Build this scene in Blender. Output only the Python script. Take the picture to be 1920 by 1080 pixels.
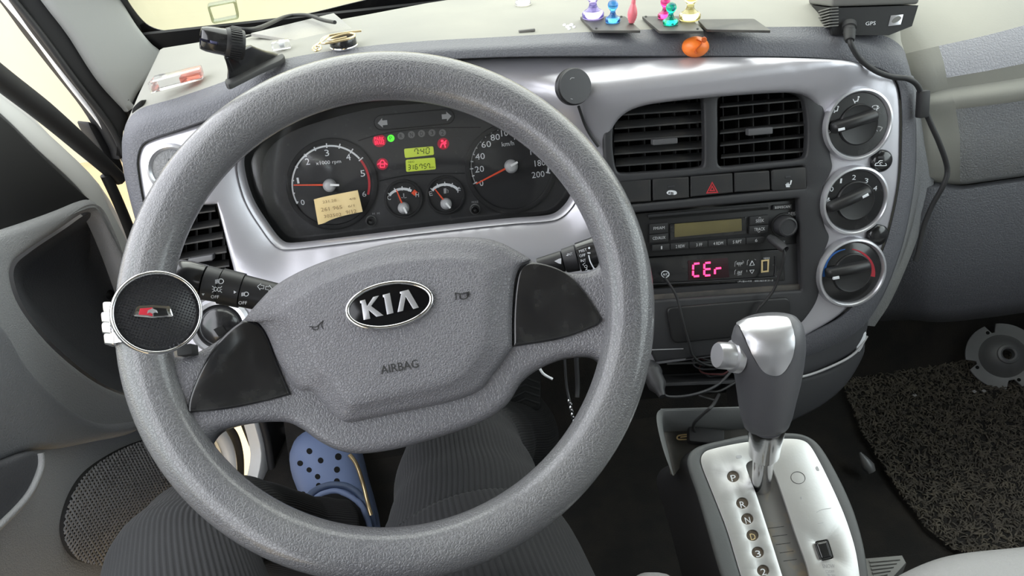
import bpy, bmesh, math, random
from math import sin, cos, pi, radians
from mathutils import Vector, Matrix
from mathutils.geometry import delaunay_2d_cdt
random.seed(7)
SC = bpy.context.scene
COL = SC.collection
for o_ in list(bpy.data.objects): bpy.data.objects.remove(o_)

# ------------------------------------------------------------------ camera
FPX = 1387.0                                    # focal length in pixels of a 1920 wide frame
CAM = Vector((0, 0, 1.10))
_ph, _ps, _ro = radians(35), radians(5), radians(5)
CF = Vector((sin(_ps)*cos(_ph), cos(_ps)*cos(_ph), -sin(_ph)))
_r0 = Vector((cos(_ps), -sin(_ps), 0)); _u0 = _r0.cross(CF)
CR = cos(_ro)*_r0 - sin(_ro)*_u0
CU = sin(_ro)*_r0 + cos(_ro)*_u0
cd = bpy.data.cameras.new('camera'); cd.sensor_width = 36; cd.lens = FPX/1920*36
cd.clip_start = .02; cd.clip_end = 100
cam = bpy.data.objects.new('camera', cd); COL.objects.link(cam)
cam.matrix_world = Matrix(((CR.x, CU.x, -CF.x, CAM.x), (CR.y, CU.y, -CF.y, CAM.y), (CR.z, CU.z, -CF.z, CAM.z), (0, 0, 0, 1)))
SC.camera = cam

# ------------------------------------------------------------------ light and exposure
vs = SC.view_settings
vs.view_transform = 'Standard'; vs.look = 'None'; vs.gamma = 1; vs.use_curve_mapping = False
vs.exposure = 0.72
w = bpy.data.worlds.new('overcast_sky'); SC.world = w; w.use_nodes = True
bgn = w.node_tree.nodes['Background']; bgn.inputs[0].default_value = (0.93, 0.95, 1.0, 1); bgn.inputs[1].default_value = 3.0
def portal(loc, rot, sx, sy):
    l = bpy.data.lights.new('window_portal', 'AREA'); l.shape = 'RECTANGLE'; l.size = sx; l.size_y = sy
    l.cycles.is_portal = True
    o = bpy.data.objects.new('window_portal', l); COL.objects.link(o); o.location = loc; o.rotation_euler = rot
portal((.36, .93, 1.25), (radians(-65), 0, 0), 1.5, .95)     # windshield, facing inside
portal((-.62, .10, 1.20), (0, radians(-90), 0), .8, 1.3)       # driver's open door side
portal((1.16, .10, 1.20), (0, radians(90), 0), .8, 1.1)       # passenger side window

# ------------------------------------------------------------------ helpers
class Plane:
    def __init__(s, o, n, u=None):
        s.o = Vector(o); s.N = Vector(n).normalized()
        s.U = Vector(u).normalized() if u else Vector((0, 0, 1)).cross(s.N).normalized()
        s.V = s.N.cross(s.U)
    def shifted(s, d): return Plane(s.o + s.N*d, s.N, s.U)
    def hit(s, x, y, off=0):
        d = CF + (x-960)/FPX*CR + (540-y)/FPX*CU
        return CAM + d*(((s.o + s.N*off - CAM).dot(s.N))/d.dot(s.N))
    def uv(s, x, y, off=0):
        p = s.hit(x, y, off) - s.o
        return Vector((p.dot(s.U), p.dot(s.V)))
    def pt(s, u, v, off=0): return s.o + s.U*u + s.V*v + s.N*off
def at(x, y, depth):
    return CAM + (CF + (x-960)/FPX*CR + (540-y)/FPX*CU)*depth
def depth_of(p): return (p-CAM).dot(CF)
def tilted(o, deg):      # plane facing the driver, leaning back by deg from the vertical
    a = radians(deg); return Plane(o, (0, -cos(a), sin(a)))

def S(pts, n=6, closed=True):
    """Catmull-Rom through points; a third element marks a corner."""
    out = []; m = len(pts); P = [Vector(p[:2]) for p in pts]; c = [len(p) > 2 for p in pts]
    rng = range(m if closed else m-1)
    for i in rng:
        p1, p2 = P[i], P[(i+1) % m]
        t1 = Vector((0, 0)) if c[i] else (p2-P[i-1])*.5 if (closed or i > 0) else (p2-p1)
        j = (i+2) % m
        t2 = Vector((0, 0)) if c[(i+1) % m] else (P[j]-p1)*.5 if (closed or i+2 < m) else (p2-p1)
        L = (p2-p1).length
        for t in (t1, t2):
            if t.length > L*1.3: t *= L*1.3/t.length
        if c[i]: t1 = (p2-p1)*.6
        if c[(i+1) % m]: t2 = (p2-p1)*.6
        for k in range(n):
            s = k/n; s2 = s*s; s3 = s2*s
            out.append(p1*(2*s3-3*s2+1)+t1*(s3-2*s2+s)+p2*(-2*s3+3*s2)+t2*(s3-s2))
    if not closed: out.append(P[-1])
    return [(q.x, q.y) for q in out]
def S3(pts, n=6):
    pts = [Vector(p) for p in pts]; out = []; m = len(pts)
    for i in range(m-1):
        p0 = pts[i-1] if i else pts[0]; p1 = pts[i]; p2 = pts[i+1]; p3 = pts[i+2] if i+2 < m else pts[-1]
        for k in range(n):
            t = k/n
            out.append(.5*((2*p1)+(p2-p0)*t+(2*p0-5*p1+4*p2-p3)*t*t+(3*p1-p0-3*p2+p3)*t**3))
    out.append(pts[-1]); return out
def RQ(q, r, n=4):
    """rounded quad through four corners"""
    out = []; q = [Vector(p) for p in q]
    for i in range(4):
        p, a, b = q[i], q[i-1], q[(i+1) % 4]
        da, db = a-p, b-p; ra = min(r, da.length*.45); rb = min(r, db.length*.45)
        A = p+da.normalized()*ra; B = p+db.normalized()*rb
        for k in range(n+1):
            t = k/n; out.append((A*(1-t)**2+p*2*t*(1-t)+B*t*t))
    return [(v.x, v.y) for v in out]
def rect(x0, y0, x1, y1): return [(x0, y0), (x1, y0), (x1, y1), (x0, y1)]
def EL(cx, cy, a, b=None, ang=0, n=40, a0=0, a1=2*pi):
    b = b or a; ca, sa = cos(radians(ang)), sin(radians(ang)); out = []
    full = abs(a1-a0-2*pi) < 1e-6
    for k in range(n if full else n+1):
        t = a0+(a1-a0)*k/n; x, y = a*cos(t), b*sin(t)
        out.append((cx+x*ca-y*sa, cy+x*sa+y*ca))
    return out
def band(line, wd):
    """a px polyline thickened to a closed outline"""
    L = []; R = []; n = len(line)
    wds = wd if isinstance(wd, (list, tuple)) else [wd]*n
    for i, p in enumerate(line):
        a = Vector(line[max(i-1, 0)]); b = Vector(line[min(i+1, n-1)]); d = (b-a).normalized()
        nn = Vector((-d.y, d.x))*wds[i]/2
        L.append((p[0]+nn.x, p[1]+nn.y)); R.append((p[0]-nn.x, p[1]-nn.y))
    return L+R[::-1]
def area2(p): return sum(p[i-1][0]*p[i][1]-p[i][0]*p[i-1][1] for i in range(len(p)))
def inside(p, poly):
    x, y = p; r = False; j = len(poly)-1
    for i in range(len(poly)):
        a, b = poly[i], poly[j]
        if (a[1] > y) != (b[1] > y) and x < (b[0]-a[0])*(y-a[1])/(b[1]-a[1])+a[0]: r = not r
        j = i
    return r
def inset(poly, d):
    out = []; n = len(poly)
    for i in range(n):
        p = Vector(poly[i]); a = p-Vector(poly[i-1]); b = Vector(poly[(i+1) % n])-p
        if a.length < 1e-9: a = b
        if b.length < 1e-9: b = a
        a.normalize(); b.normalize()
        na = Vector((-a.y, a.x)); nb = Vector((-b.y, b.x)); m = na+nb
        if m.length < .3: m = na
        m.normalize(); k = max(.5, m.dot(na)); out.append(p+m*d/k)
    return out

def empty(name, loc, label=None, cat=None, group=None, kind=None):
    o = bpy.data.objects.new(name, None); COL.objects.link(o); o.location = loc; o.empty_display_size = .02
    tag(o, label, cat, group, kind); return o
def tag(o, label=None, cat=None, group=None, kind=None):
    if label: o['label'] = label
    if cat: o['category'] = cat
    if group: o['group'] = group
    if kind: o['kind'] = kind
    return o
def world_of(p):
    v = Vector((0, 0, 0))
    while p: v += p.location; p = p.parent
    return v
def link(name, bm, mat, parent=None, sharp=32, weld=1e-5, recalc=True):
    if weld: bmesh.ops.remove_doubles(bm, verts=bm.verts, dist=weld)
    if recalc: bmesh.ops.recalc_face_normals(bm, faces=bm.faces)
    if not bm.verts: raise ValueError(name)
    xs = [v.co for v in bm.verts]
    c = Vector(((min(v.x for v in xs)+max(v.x for v in xs))/2, (min(v.y for v in xs)+max(v.y for v in xs))/2, min(v.z for v in xs)))
    for v in bm.verts: v.co -= c
    me = bpy.data.meshes.new(name); bm.to_mesh(me); bm.free()
    for p in me.polygons: p.use_smooth = True
    if sharp: me.set_sharp_from_angle(angle=radians(sharp))
    if mat: me.materials.append(M[mat] if isinstance(mat, str) else mat)
    o = bpy.data.objects.new(name, me); COL.objects.link(o)
    o.parent = parent; o.location = c-world_of(parent)
    return o

def plate_bm(bm, plane, outer, holes=(), z=0, t=.004, bev=.001, px=True, surf=None, grid=0, seg=2, back=True):
    f = (lambda p: plane.uv(p[0], p[1], z)) if px else (lambda p: Vector(p))
    O = [f(p) for p in outer]
    O = [p for i, p in enumerate(O) if (p-O[i-1]).length > 1e-6]
    if area2(O) < 0: O.reverse()
    loops = [O]
    for h in holes:
        H = [f(p) for p in h]; H = [p for i, p in enumerate(H) if (p-H[i-1]).length > 1e-6]
        if area2(H) > 0: H.reverse()
        loops.append(H)
    sf = surf or (lambda u, v: 0)
    def V(p, h): return bm.verts.new(plane.pt(p[0], p[1], h+sf(p[0], p[1])))
    tops = []
    for L in loops:
        n = len(L)
        steps = [(0, z-t)]
        if bev > 0:
            steps.append((0, z-bev))
            for k in range(1, seg+1):
                a = k/seg*pi/2; steps.append((bev*(1-cos(a)), z-bev+bev*sin(a)))
        else: steps.append((0, z))
        prev = None; first = None
        for d, h in steps:
            Q = inset(L, d) if d > 0 else L
            ring = [V(p, h) for p in Q]
            if prev:
                for i in range(n): bm.faces.new((prev[i-1], prev[i], ring[i], ring[i-1]))
            prev = ring
        tops.append(Q)
    def cap(ls, h, g):
        vs_ = []; es = []
        for L in ls:
            b = len(vs_); vs_ += [Vector(p) for p in L]; es += [(b+i, b+(i+1) % len(L)) for i in range(len(L))]
        if g:
            x0 = min(p[0] for p in ls[0]); x1 = max(p[0] for p in ls[0]); y0 = min(p[1] for p in ls[0]); y1 = max(p[1] for p in ls[0])
            nx = int((x1-x0)/g)+1; ny = int((y1-y0)/g)+1
            for i in range(1, nx):
                for j in range(1, ny):
                    p = (x0+(x1-x0)*i/nx, y0+(y1-y0)*j/ny)
                    if inside(p, ls[0]) and not any(inside(p, H) for H in ls[1:]):
                        if min(min((p[0]-q[0])**2+(p[1]-q[1])**2 for q in L) for L in ls) > (g*.4)**2: vs_.append(Vector(p))
        vo, eo, fo, *_ = delaunay_2d_cdt(vs_, es, [], 0, 1e-7)
        bv = [V(p, h) for p in vo]
        for fc in fo:
            cx = sum(vo[i][0] for i in fc)/len(fc); cy = sum(vo[i][1] for i in fc)/len(fc)
            if inside((cx, cy), ls[0]) and not any(inside((cx, cy), H) for H in ls[1:]):
                try: bm.faces.new([bv[i] for i in fc])
                except ValueError: pass
    cap(tops, z, grid)
    if back: cap(loops, z-t, 0)
    return bm
def plate(name, plane, outer, mat, parent=None, **k):
    sh = k.pop('sharp', 40)
    return link(name, plate_bm(bmesh.new(), plane, outer, **k), mat, parent, sharp=sh)
def plates(name, plane, outers, mat, parent=None, **k):
    """several outlines that form one mark (an icon, a row of ticks)"""
    bm = bmesh.new()
    for o in outers: plate_bm(bm, plane, o, **k)
    return link(name, bm, mat, parent, sharp=40)
def loft(name, rows, mat, parent=None, closed=True, cap0=False, cap1=False, sharp=40, flip=False):
    bm = bmesh.new(); R = [[bm.verts.new(p) for p in row] for row in rows]
    for a, b in zip(R, R[1:]):
        n = len(a)
        for i in range(0 if closed else 1, n): bm.faces.new((a[i-1], a[i], b[i], b[i-1]))
    if cap0: bm.faces.new(R[0])
    if cap1: bm.faces.new(R[-1])
    return link(name, bm, mat, parent, sharp=sharp)
def tube_bm(bm, pts, rad, seg=8, sub=6, caps=True):
    P = S3(pts, sub) if sub > 1 else [Vector(p) for p in pts]
    n = len(P)
    if isinstance(rad, (list, tuple)):
        m = len(rad)-1; rr = [rad[min(int(i/(n-1)*m), m-1)]*(1-((i/(n-1)*m)-min(int(i/(n-1)*m), m-1)))+rad[min(int(i/(n-1)*m)+1, m)]*((i/(n-1)*m)-min(int(i/(n-1)*m), m-1)) for i in range(n)]
    else: rr = [rad]*n
    t0 = (P[1]-P[0]).normalized(); up = Vector((0, 0, 1)) if abs(t0.z) < .9 else Vector((1, 0, 0))
    x = t0.cross(up).normalized(); prev = None
    for i, p in enumerate(P):
        t = (P[min(i+1, n-1)]-P[max(i-1, 0)]).normalized()
        x = (x-t*x.dot(t)).normalized(); y = t.cross(x)
        ring = [bm.verts.new(p+(x*cos(2*pi*k/seg)+y*sin(2*pi*k/seg))*rr[i]) for k in range(seg)]
        if prev:
            for k in range(seg): bm.faces.new((prev[k-1], prev[k], ring[k], ring[k-1]))
        elif caps: bm.faces.new(ring)
        prev = ring
    if caps: bm.faces.new(prev)
    return bm
def tube(name, pts, rad, mat, parent=None, seg=8, sub=6, caps=True):
    return link(name, tube_bm(bmesh.new(), pts, rad, seg, sub, caps), mat, parent, sharp=50)
def frame_of(axis, ref=None):
    n = Vector(axis).normalized(); ref = Vector(ref) if ref else (Vector((0, 0, 1)) if abs(n.z) < .9 else Vector((1, 0, 0)))
    x = (ref-n*ref.dot(n)).normalized(); return x, n.cross(x), n
def lathe_bm(bm, prof, o, axis, seg=32, sx=1, sy=1, ref=None):
    x, y, n = frame_of(axis, ref); o = Vector(o); prev = None
    for r, h in prof:
        if r < 1e-7: ring = [bm.verts.new(o+n*h)]
        else: ring = [bm.verts.new(o+n*h+(x*cos(2*pi*k/seg)*sx+y*sin(2*pi*k/seg)*sy)*r) for k in range(seg)]
        if prev:
            if len(prev) == 1 and len(ring) > 1:
                for k in range(seg): bm.faces.new((prev[0], ring[k], ring[k-1]))
            elif len(ring) == 1 and len(prev) > 1:
                for k in range(seg): bm.faces.new((prev[k-1], prev[k], ring[0]))
            elif len(ring) > 1:
                for k in range(seg): bm.faces.new((prev[k-1], prev[k], ring[k], ring[k-1]))
        prev = ring
    return bm
def lathe(name, prof, o, axis, mat, parent=None, seg=32, sharp=35, **k):
    return link(name, lathe_bm(bmesh.new(), prof, o, axis, seg, **k), mat, parent, sharp=sharp)
def hexa_bm(bm, c8, bev=0, seg=2):
    b2 = bmesh.new(); v = [b2.verts.new(p) for p in c8]
    for f in ((0, 1, 2, 3), (4, 5, 6, 7), (0, 1, 5, 4), (1, 2, 6, 5), (2, 3, 7, 6), (3, 0, 4, 7)): b2.faces.new([v[i] for i in f])
    bmesh.ops.recalc_face_normals(b2, faces=b2.faces)
    if bev: bmesh.ops.bevel(b2, geom=b2.edges[:], offset=bev, segments=seg, profile=.5, affect='EDGES')
    me = bpy.data.meshes.new('tmp'); b2.to_mesh(me); b2.free(); bm.from_mesh(me); bpy.data.meshes.remove(me); return bm
def hexa(name, c8, mat, parent=None, bev=0, seg=2):
    return link(name, hexa_bm(bmesh.new(), c8, bev, seg), mat, parent, weld=0)
def box(name, c, U, V, N, sx, sy, sz, mat, parent=None, bev=.001, seg=2):
    c = Vector(c); U, V, N = Vector(U)*sx/2, Vector(V)*sy/2, Vector(N)*sz/2
    return hexa(name, [c-U-V-N, c+U-V-N, c+U+V-N, c-U+V-N, c-U-V+N, c+U-V+N, c+U+V+N, c-U+V+N], mat, parent, bev, seg)
def slab(name, plane, f0, f1, zf, b0, b1, zb, th, mat, parent=None, bev=.0004):
    """a thin board from its front edge (px line at zf) to its back edge (px line at zb)"""
    A, B, C, D = plane.hit(*f0, zf), plane.hit(*f1, zf), plane.hit(*b1, zb), plane.hit(*b0, zb)
    n = (B-A).cross(D-A).normalized()*th/2
    return hexa(name, [A-n, B-n, C-n, D-n, A+n, B+n, C+n, D+n], mat, parent, bev, 1)
_tc = {}
def text_mesh(s):
    if s not in _tc:
        cu = bpy.data.curves.new('txt', 'FONT'); cu.body = s; cu.resolution_u = 2; cu.fill_mode = 'FRONT'
        o = bpy.data.objects.new('txt', cu); COL.objects.link(o)
        me = o.to_mesh(); vs_ = [v.co.copy() for v in me.vertices]; fs = [list(p.vertices) for p in me.polygons]
        o.to_mesh_clear(); bpy.data.objects.remove(o); bpy.data.curves.remove(cu)
        x0 = min(v.x for v in vs_); x1 = max(v.x for v in vs_); y0 = min(v.y for v in vs_); y1 = max(v.y for v in vs_)
        _tc[s] = ([((v.x-x0)/(x1-x0), (v.y-y0)/(y1-y0)) for v in vs_], fs, (x1-x0)/(y1-y0))
    return _tc[s]
def text_bm(bm, s, plane, a, b, z=0, h=None):
    """lettering whose ink runs from px a to px b along its baseline; h = ink height in px"""
    vs_, fs, asp = text_mesh(s)
    A, B = plane.hit(*a, z), plane.hit(*b, z); x = B-A
    y = plane.N.cross(x.normalized())
    hh = (h*depth_of(A)/FPX) if h else x.length/asp
    L = [bm.verts.new(A+x*p[0]+y*hh*p[1]+plane.N*.0001) for p in vs_]
    for f_ in fs: bm.faces.new([L[i] for i in f_])
    return bm
def text(name, s, plane, a, b, mat, parent=None, z=0, h=None):
    return link(name, text_bm(bmesh.new(), s, plane, a, b, z, h), mat, parent, weld=0, sharp=0, recalc=False)
def texts(name, items, plane, mat, parent=None, z=0):
    bm = bmesh.new()
    for s, cx, cy, wd, h, *ang in items:
        t = radians(ang[0] if ang else -7); dx, dy = cos(t)*wd/2, sin(t)*wd/2
        ox, oy = -sin(t)*h/2, cos(t)*h/2
        text_bm(bm, s, plane, (cx-dx+ox, cy-dy+oy), (cx+dx+ox, cy+dy+oy), z, h)
    return link(name, bm, mat, parent, weld=0, sharp=0, recalc=False)

# ------------------------------------------------------------------ materials
M = {}
def mat(name, col, rough=.5, metal=0, bump=None, var=None, coat=0, crough=.08, trans=0, emit=None, ior=1.5, spec=.5, alpha=1, sheen=0):
    m = bpy.data.materials.new(name); m.use_nodes = True; nt = m.node_tree; b = nt.nodes['Principled BSDF']
    b.inputs['Base Color'].default_value = (*col, 1); b.inputs['Roughness'].default_value = rough; b.inputs['Metallic'].default_value = metal
    b.inputs['Coat Weight'].default_value = coat; b.inputs['Transmission Weight'].default_value = trans; b.inputs['IOR'].default_value = ior
    b.inputs['Specular IOR Level'].default_value = spec; b.inputs['Alpha'].default_value = alpha; b.inputs['Coat Roughness'].default_value = crough
    if sheen: b.inputs['Sheen Weight'].default_value = sheen
    if emit: b.inputs['Emission Color'].default_value = (*emit[0], 1); b.inputs['Emission Strength'].default_value = emit[1]
    tc = nt.nodes.new('ShaderNodeTexCoord')
    def noise(kind, sc):
        n = nt.nodes.new('ShaderNodeTexVoronoi' if kind == 'v' else 'ShaderNodeTexNoise'); n.inputs['Scale'].default_value = sc
        if kind == 'v': n.feature = 'DISTANCE_TO_EDGE'
        else: n.inputs['Detail'].default_value = 4
        nt.links.new(tc.outputs['Object'], n.inputs['Vector']); return n.outputs[0]
    if bump:
        kind, sc, st = bump[:3]; h = noise(kind, sc)
        if kind == 'v':          # leather: creases between pebbles, warped
            mx = nt.nodes.new('ShaderNodeVectorMath'); mx.operation = 'MULTIPLY_ADD'
            nz = nt.nodes.new('ShaderNodeTexNoise'); nz.inputs['Scale'].default_value = sc*.7
            nt.links.new(tc.outputs['Object'], nz.inputs['Vector']); nt.links.new(nz.outputs['Color'], mx.inputs[0])
            mx.inputs[1].default_value = (1.4/sc,)*3; nt.links.new(tc.outputs['Object'], mx.inputs[2])
            nt.links.new(mx.outputs[0], h.node.inputs['Vector'])
            cr = nt.nodes.new('ShaderNodeMapRange'); cr.inputs[2].default_value = .22; nt.links.new(h, cr.inputs[0]); h = cr.outputs[0]
        bp = nt.nodes.new('ShaderNodeBump'); bp.inputs['Strength'].default_value = st; bp.inputs['Distance'].default_value = bump[3] if len(bump) > 3 else .001
        nt.links.new(h, bp.inputs['Height']); nt.links.new(bp.outputs[0], b.inputs['Normal'])
    if var:
        sc, c2, lo, hi = var; h = noise('n', sc)
        mr = nt.nodes.new('ShaderNodeMapRange'); mr.inputs[1].default_value = lo; mr.inputs[2].default_value = hi
        nt.links.new(h, mr.inputs[0]); mix = nt.nodes.new('ShaderNodeMix'); mix.data_type = 'RGBA'
        mix.inputs[6].default_value = (*col, 1); mix.inputs[7].default_value = (*c2, 1)
        nt.links.new(mr.outputs[0], mix.inputs[0]); nt.links.new(mix.outputs[2], b.inputs['Base Color'])
    M[name] = m; return m
def glassy(name, tint, gloss=.08, rough=.03):
    """thin pane: see-through with a faint reflection"""
    m = bpy.data.materials.new(name); m.use_nodes = True; nt = m.node_tree; nt.nodes.clear()
    out = nt.nodes.new('ShaderNodeOutputMaterial'); mx = nt.nodes.new('ShaderNodeMixShader'); tr = nt.nodes.new('ShaderNodeBsdfTransparent')
    gl = nt.nodes.new('ShaderNodeBsdfGlossy'); gl.inputs['Roughness'].default_value = rough; tr.inputs[0].default_value = (*tint, 1)
    mx.inputs[0].default_value = gloss; nt.links.new(tr.outputs[0], mx.inputs[1]); nt.links.new(gl.outputs[0], mx.inputs[2]); nt.links.new(mx.outputs[0], out.inputs[0])
    M[name] = m; return m
mat('wheel_leather', (.108, .107, .117), .36, coat=.7, crough=.17, bump=('v', 400, .4, .0012), var=(9, (.15, .15, .153), .35, .7))
mat('wheel_smooth', (.133, .131, .143), .36, coat=.25, crough=.25, bump=('v', 380, .4, .001))
mat('airbag_vinyl', (.145, .142, .156), .42, coat=.15, crough=.3, bump=('v', 430, .5, .001))
mat('gloss_black', (.012, .012, .013), .22, coat=.3, var=(60, (.03, .03, .03), .5, .8))
mat('black_plastic', (.016, .016, .017), .45)
mat('matt_black', (.010, .010, .011), .75)
mat('deep_black', (.004, .004, .004), .9)
mat('rubber', (.02, .02, .021), .6)
mat('dash_grey', (.115, .117, .132), .55, bump=('v', 300, .35, .001))
mat('dash_dusty', (.185, .187, .198), .7, bump=('v', 300, .2, .001), var=(5, (.33, .32, .28), .3, .62))
mat('dust', (.29, .285, .25), .8, bump=('n', 400, .1), var=(4, (.21, .21, .195), .35, .7))
mat('pass_grey', (.18, .183, .192), .6, bump=('v', 260, .45, .001), var=(5, (.26, .26, .245), .4, .7))
mat('glove_grey', (.085, .087, .098), .6, bump=('v', 260, .45, .001))
mat('silver_paint', (.54, .53, .57), .34, metal=.55, bump=('n', 900, .06))
mat('silver_bright', (.62, .62, .65), .3, metal=.7)
mat('plate_alu', (.66, .66, .65), .36, metal=.6, bump=('n', 500, .05), var=(14, (.52, .50, .48), .5, .85))
mat('chrome', (.82, .82, .84), .07, metal=1)
mat('chrome_worn', (.75, .75, .77), .16, metal=1, bump=('n', 200, .08))
mat('bezel_grey', (.033, .033, .036), .5, bump=('n', 900, .12))
mat('bezel_dusty', (.045, .043, .041), .7, var=(30, (.12, .105, .09), .4, .75), bump=('n', 500, .1))
mat('switch_black', (.022, .022, .023), .55, var=(25, (.06, .05, .045), .5, .9))
mat('vent_slat', (.045, .045, .046), .5, var=(60, (.075, .07, .063), .5, .85))
mat('cluster_face', (.028, .028, .030), .6, var=(250, (.07, .07, .07), .62, .8))
mat('cluster_dial', (.018, .018, .020), .55, var=(300, (.055, .055, .055), .66, .8))
mat('print_white', (.80, .82, .85), .6)
mat('print_grey', (.42, .42, .43), .6)
mat('print_radio', (.62, .63, .64), .6)
mat('print_dark', (.02, .02, .02), .8)
mat('print_red', (.55, .03, .04), .6)
mat('needle_red', (.85, .09, .03), .5)
mat('needle_white', (.8, .8, .8), .5)
mat('gauge_hub', (.42, .42, .43), .4)
mat('lcd_green', (.38, .45, .06), .5, emit=((.42, .55, .04), .35))
mat('lcd_ink', (.03, .045, .01), .7)
mat('lamp_red', (.8, .02, .05), .4, emit=((1, .02, .07), 1.6))
mat('lamp_red_glow', (.25, .01, .03), .5, emit=((1, .01, .07), .10))
mat('lamp_green', (.1, .8, .05), .4, emit=((.08, 1, .03), .75))
mat('lamp_off', (.16, .16, .16), .6)
mat('led_red', (.9, .05, .15), .4, emit=((1, .03, .13), 2.4))
mat('led_dark', (.03, .006, .01), .4)
mat('note_paper', (.66, .50, .24), .85, var=(40, (.72, .57, .31), .3, .7))
mat('pencil', (.20, .13, .06), .9)
mat('radio_lcd', (.17, .145, .06), .25, var=(30, (.13, .11, .05), .3, .7))
mat('red_plastic', (.55, .03, .05), .35)
mat('tape_blue', (.02, .12, .42), .5)
mat('tape_red', (.50, .03, .05), .5)
glassy('lens_clear', (.93, .93, .93), .035, .06)

# ------------------------------------------------------------------ reference planes of the cab
PD = tilted((0, .70, .65), 18)                      # face of the dashboard
PC = PD.shifted(-.058)                              # face of the instrument cluster
_e = radians(43.5)
PW = Plane(at(732, 569, .56), (0, -cos(_e), sin(_e)))   # steering wheel plane
PT = Plane((0, 1.0, .862), (0, 0, 1), (1, 0, 0))    # dashboard top

# ------------------------------------------------------------------ steering wheel
WC = PW.o
wheel = empty('steering_wheel', WC-PW.N*.06, 'grey leather-grained steering wheel with a dark oval emblem on its hub', 'steering wheel')
def rim_bm():
    bm = bmesh.new(); R = .1825; na, nb = 140, 24; rows = []
    for i in range(na):
        t = 2*pi*i/na; d = PW.U*cos(t)+PW.V*sin(t); row = []
        for k in range(nb):
            s = 2*pi*k/nb
            a = .0192; b = .0175
            row.append(bm.verts.new(WC+d*(R+a*cos(s))+PW.N*(b*sin(s))))
        rows.append(row)
    for i in range(na):
        for k in range(nb): bm.faces.new((rows[i-1][k-1], rows[i-1][k], rows[i][k], rows[i][k-1]))
    return bm
link('rim', rim_bm(), 'wheel_leather', wheel, sharp=0)
# spoke frame: two upper arms and the lower yoke, all one moulding
frame_out = S([(262, 660), (300, 668), (345, 669), (385, 652), (425, 622), (470, 580), (520, 540), (600, 505), (700, 478), (790, 466), (880, 464), (940, 468), (985, 481),
               (1030, 497), (1065, 509), (1098, 511), (1120, 500), (1134, 476), (1165, 440), (1190, 520), (1195, 640), (1180, 720), (1152, 735), (1136, 705), (1125, 680), (1105, 669), (1060, 672),
               (1015, 690), (980, 716), (948, 762), (890, 797), (770, 836), (690, 851), (640, 848), (598, 830), (562, 805), (530, 792), (470, 794), (415, 808), (392, 835), (385, 870), (340, 860), (300, 800), (268, 730)], 5)
def frame_surf(u, v):
    r = math.hypot(u, v)
    return .013*max(0, min(1, (r-.10)/.07))**1.5-.004*max(0, 1-r/.09)
plate('spoke_frame', PW, frame_out, 'wheel_smooth', wheel, z=-.010, t=.022, bev=.009, seg=4, surf=frame_surf, grid=.012, sharp=0)
for q, nm in (([(438, 613), (460, 601), (482, 606), (499, 630), (518, 680), (544, 740, 1), (500, 752), (430, 767), (361, 774, 1), (363, 748), (375, 710), (396, 664), (414, 637)], 'left'),
              ([(967, 533), (975, 504), (995, 492), (1030, 498), (1066, 517), (1097, 554), (1126, 602, 1), (1110, 615), (1050, 636), (962, 650, 1), (962, 590)], 'right')):
    ins = plate('spoke_insert', PW, S(q, 6), 'gloss_black', wheel, z=-.0065, t=.012, bev=.0025, seg=3, surf=frame_surf, grid=.015)
    tag(ins, 'glossy black blank insert on the %s spoke' % nm)
# airbag cover: soft dome with a raised centre
pad_o = S([(459, 600), (485, 566), (520, 533), (575, 503), (650, 476), (745, 453), (835, 445), (900, 446), (936, 454), (970, 471), (996, 487, 1), (977, 498), (966, 531), (962, 590), (962, 651, 1), (950, 668), (920, 708), (900, 732), (849, 752), (771, 769), (693, 785), (654, 792), (630, 781), (607, 757), (583, 734), (556, 728), (522, 680), (500, 628), (481, 604)], 5)
pad_m = S([(478, 600), (500, 570), (535, 543), (585, 516), (655, 490), (745, 468), (835, 461), (895, 462), (925, 470), (946, 484), (958, 495), (957, 510), (952, 540), (948, 592), (944, 645), (935, 665), (908, 700), (888, 722), (845, 740), (770, 757), (695, 772), (657, 779), (638, 770), (616, 746), (594, 724), (570, 712), (538, 672), (515, 626), (497, 606)], 5)
pad_i = S([(540, 588), (550, 570), (568, 556), (605, 536), (665, 512), (745, 494), (830, 487), (880, 489), (900, 495), (912, 504), (918, 512), (918, 525), (916, 550), (912, 595), (906, 640), (900, 655), (880, 686), (864, 702), (835, 718), (768, 735), (700, 750), (664, 757), (650, 750), (634, 730), (618, 708), (602, 692), (580, 660), (558, 622), (545, 604)], 5)
def cap_rows(bm, rows, last_c):
    R = [[bm.verts.new(p) for p in r] for r in rows]
    for a, b in zip(R, R[1:]):
        for i in range(len(a)): bm.faces.new((a[i-1], a[i], b[i], b[i-1]))
    c = bm.verts.new(last_c); L = R[-1]
    for i in range(len(L)): bm.faces.new((L[i-1], L[i], c))
    return bm
def lerp_row(A, B, t): return [(a[0]*(1-t)+b[0]*t, a[1]*(1-t)+b[1]*t) for a, b in zip(A, B)]
cc = (745, 615); prow = []
for poly, z in ((pad_o, -.022), (pad_o, -.010), (lerp_row(pad_o, pad_m, .25), -.0055), (lerp_row(pad_o, pad_m, .65), -.003), (pad_m, -.0018),
                (lerp_row(pad_m, pad_i, .45), .0005), (lerp_row(pad_m, pad_i, .8), .0035), (pad_i, .0048), (lerp_row(pad_i, [cc]*len(pad_i), .12), .0053), (lerp_row(pad_i, [cc]*len(pad_i), .5), .0066)):
    prow.append([PW.hit(x, y, z) for x, y in poly])
pad = link('airbag_cover', cap_rows(bmesh.new(), prow, PW.hit(*cc, .007)), 'airbag_vinyl', wheel, sharp=0)
ZP = .0068
text('airbag_lettering', 'AIRBAG', PW, (715, 702), (785, 689), 'print_dark', pad, z=ZP-.0002, h=16)
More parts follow.
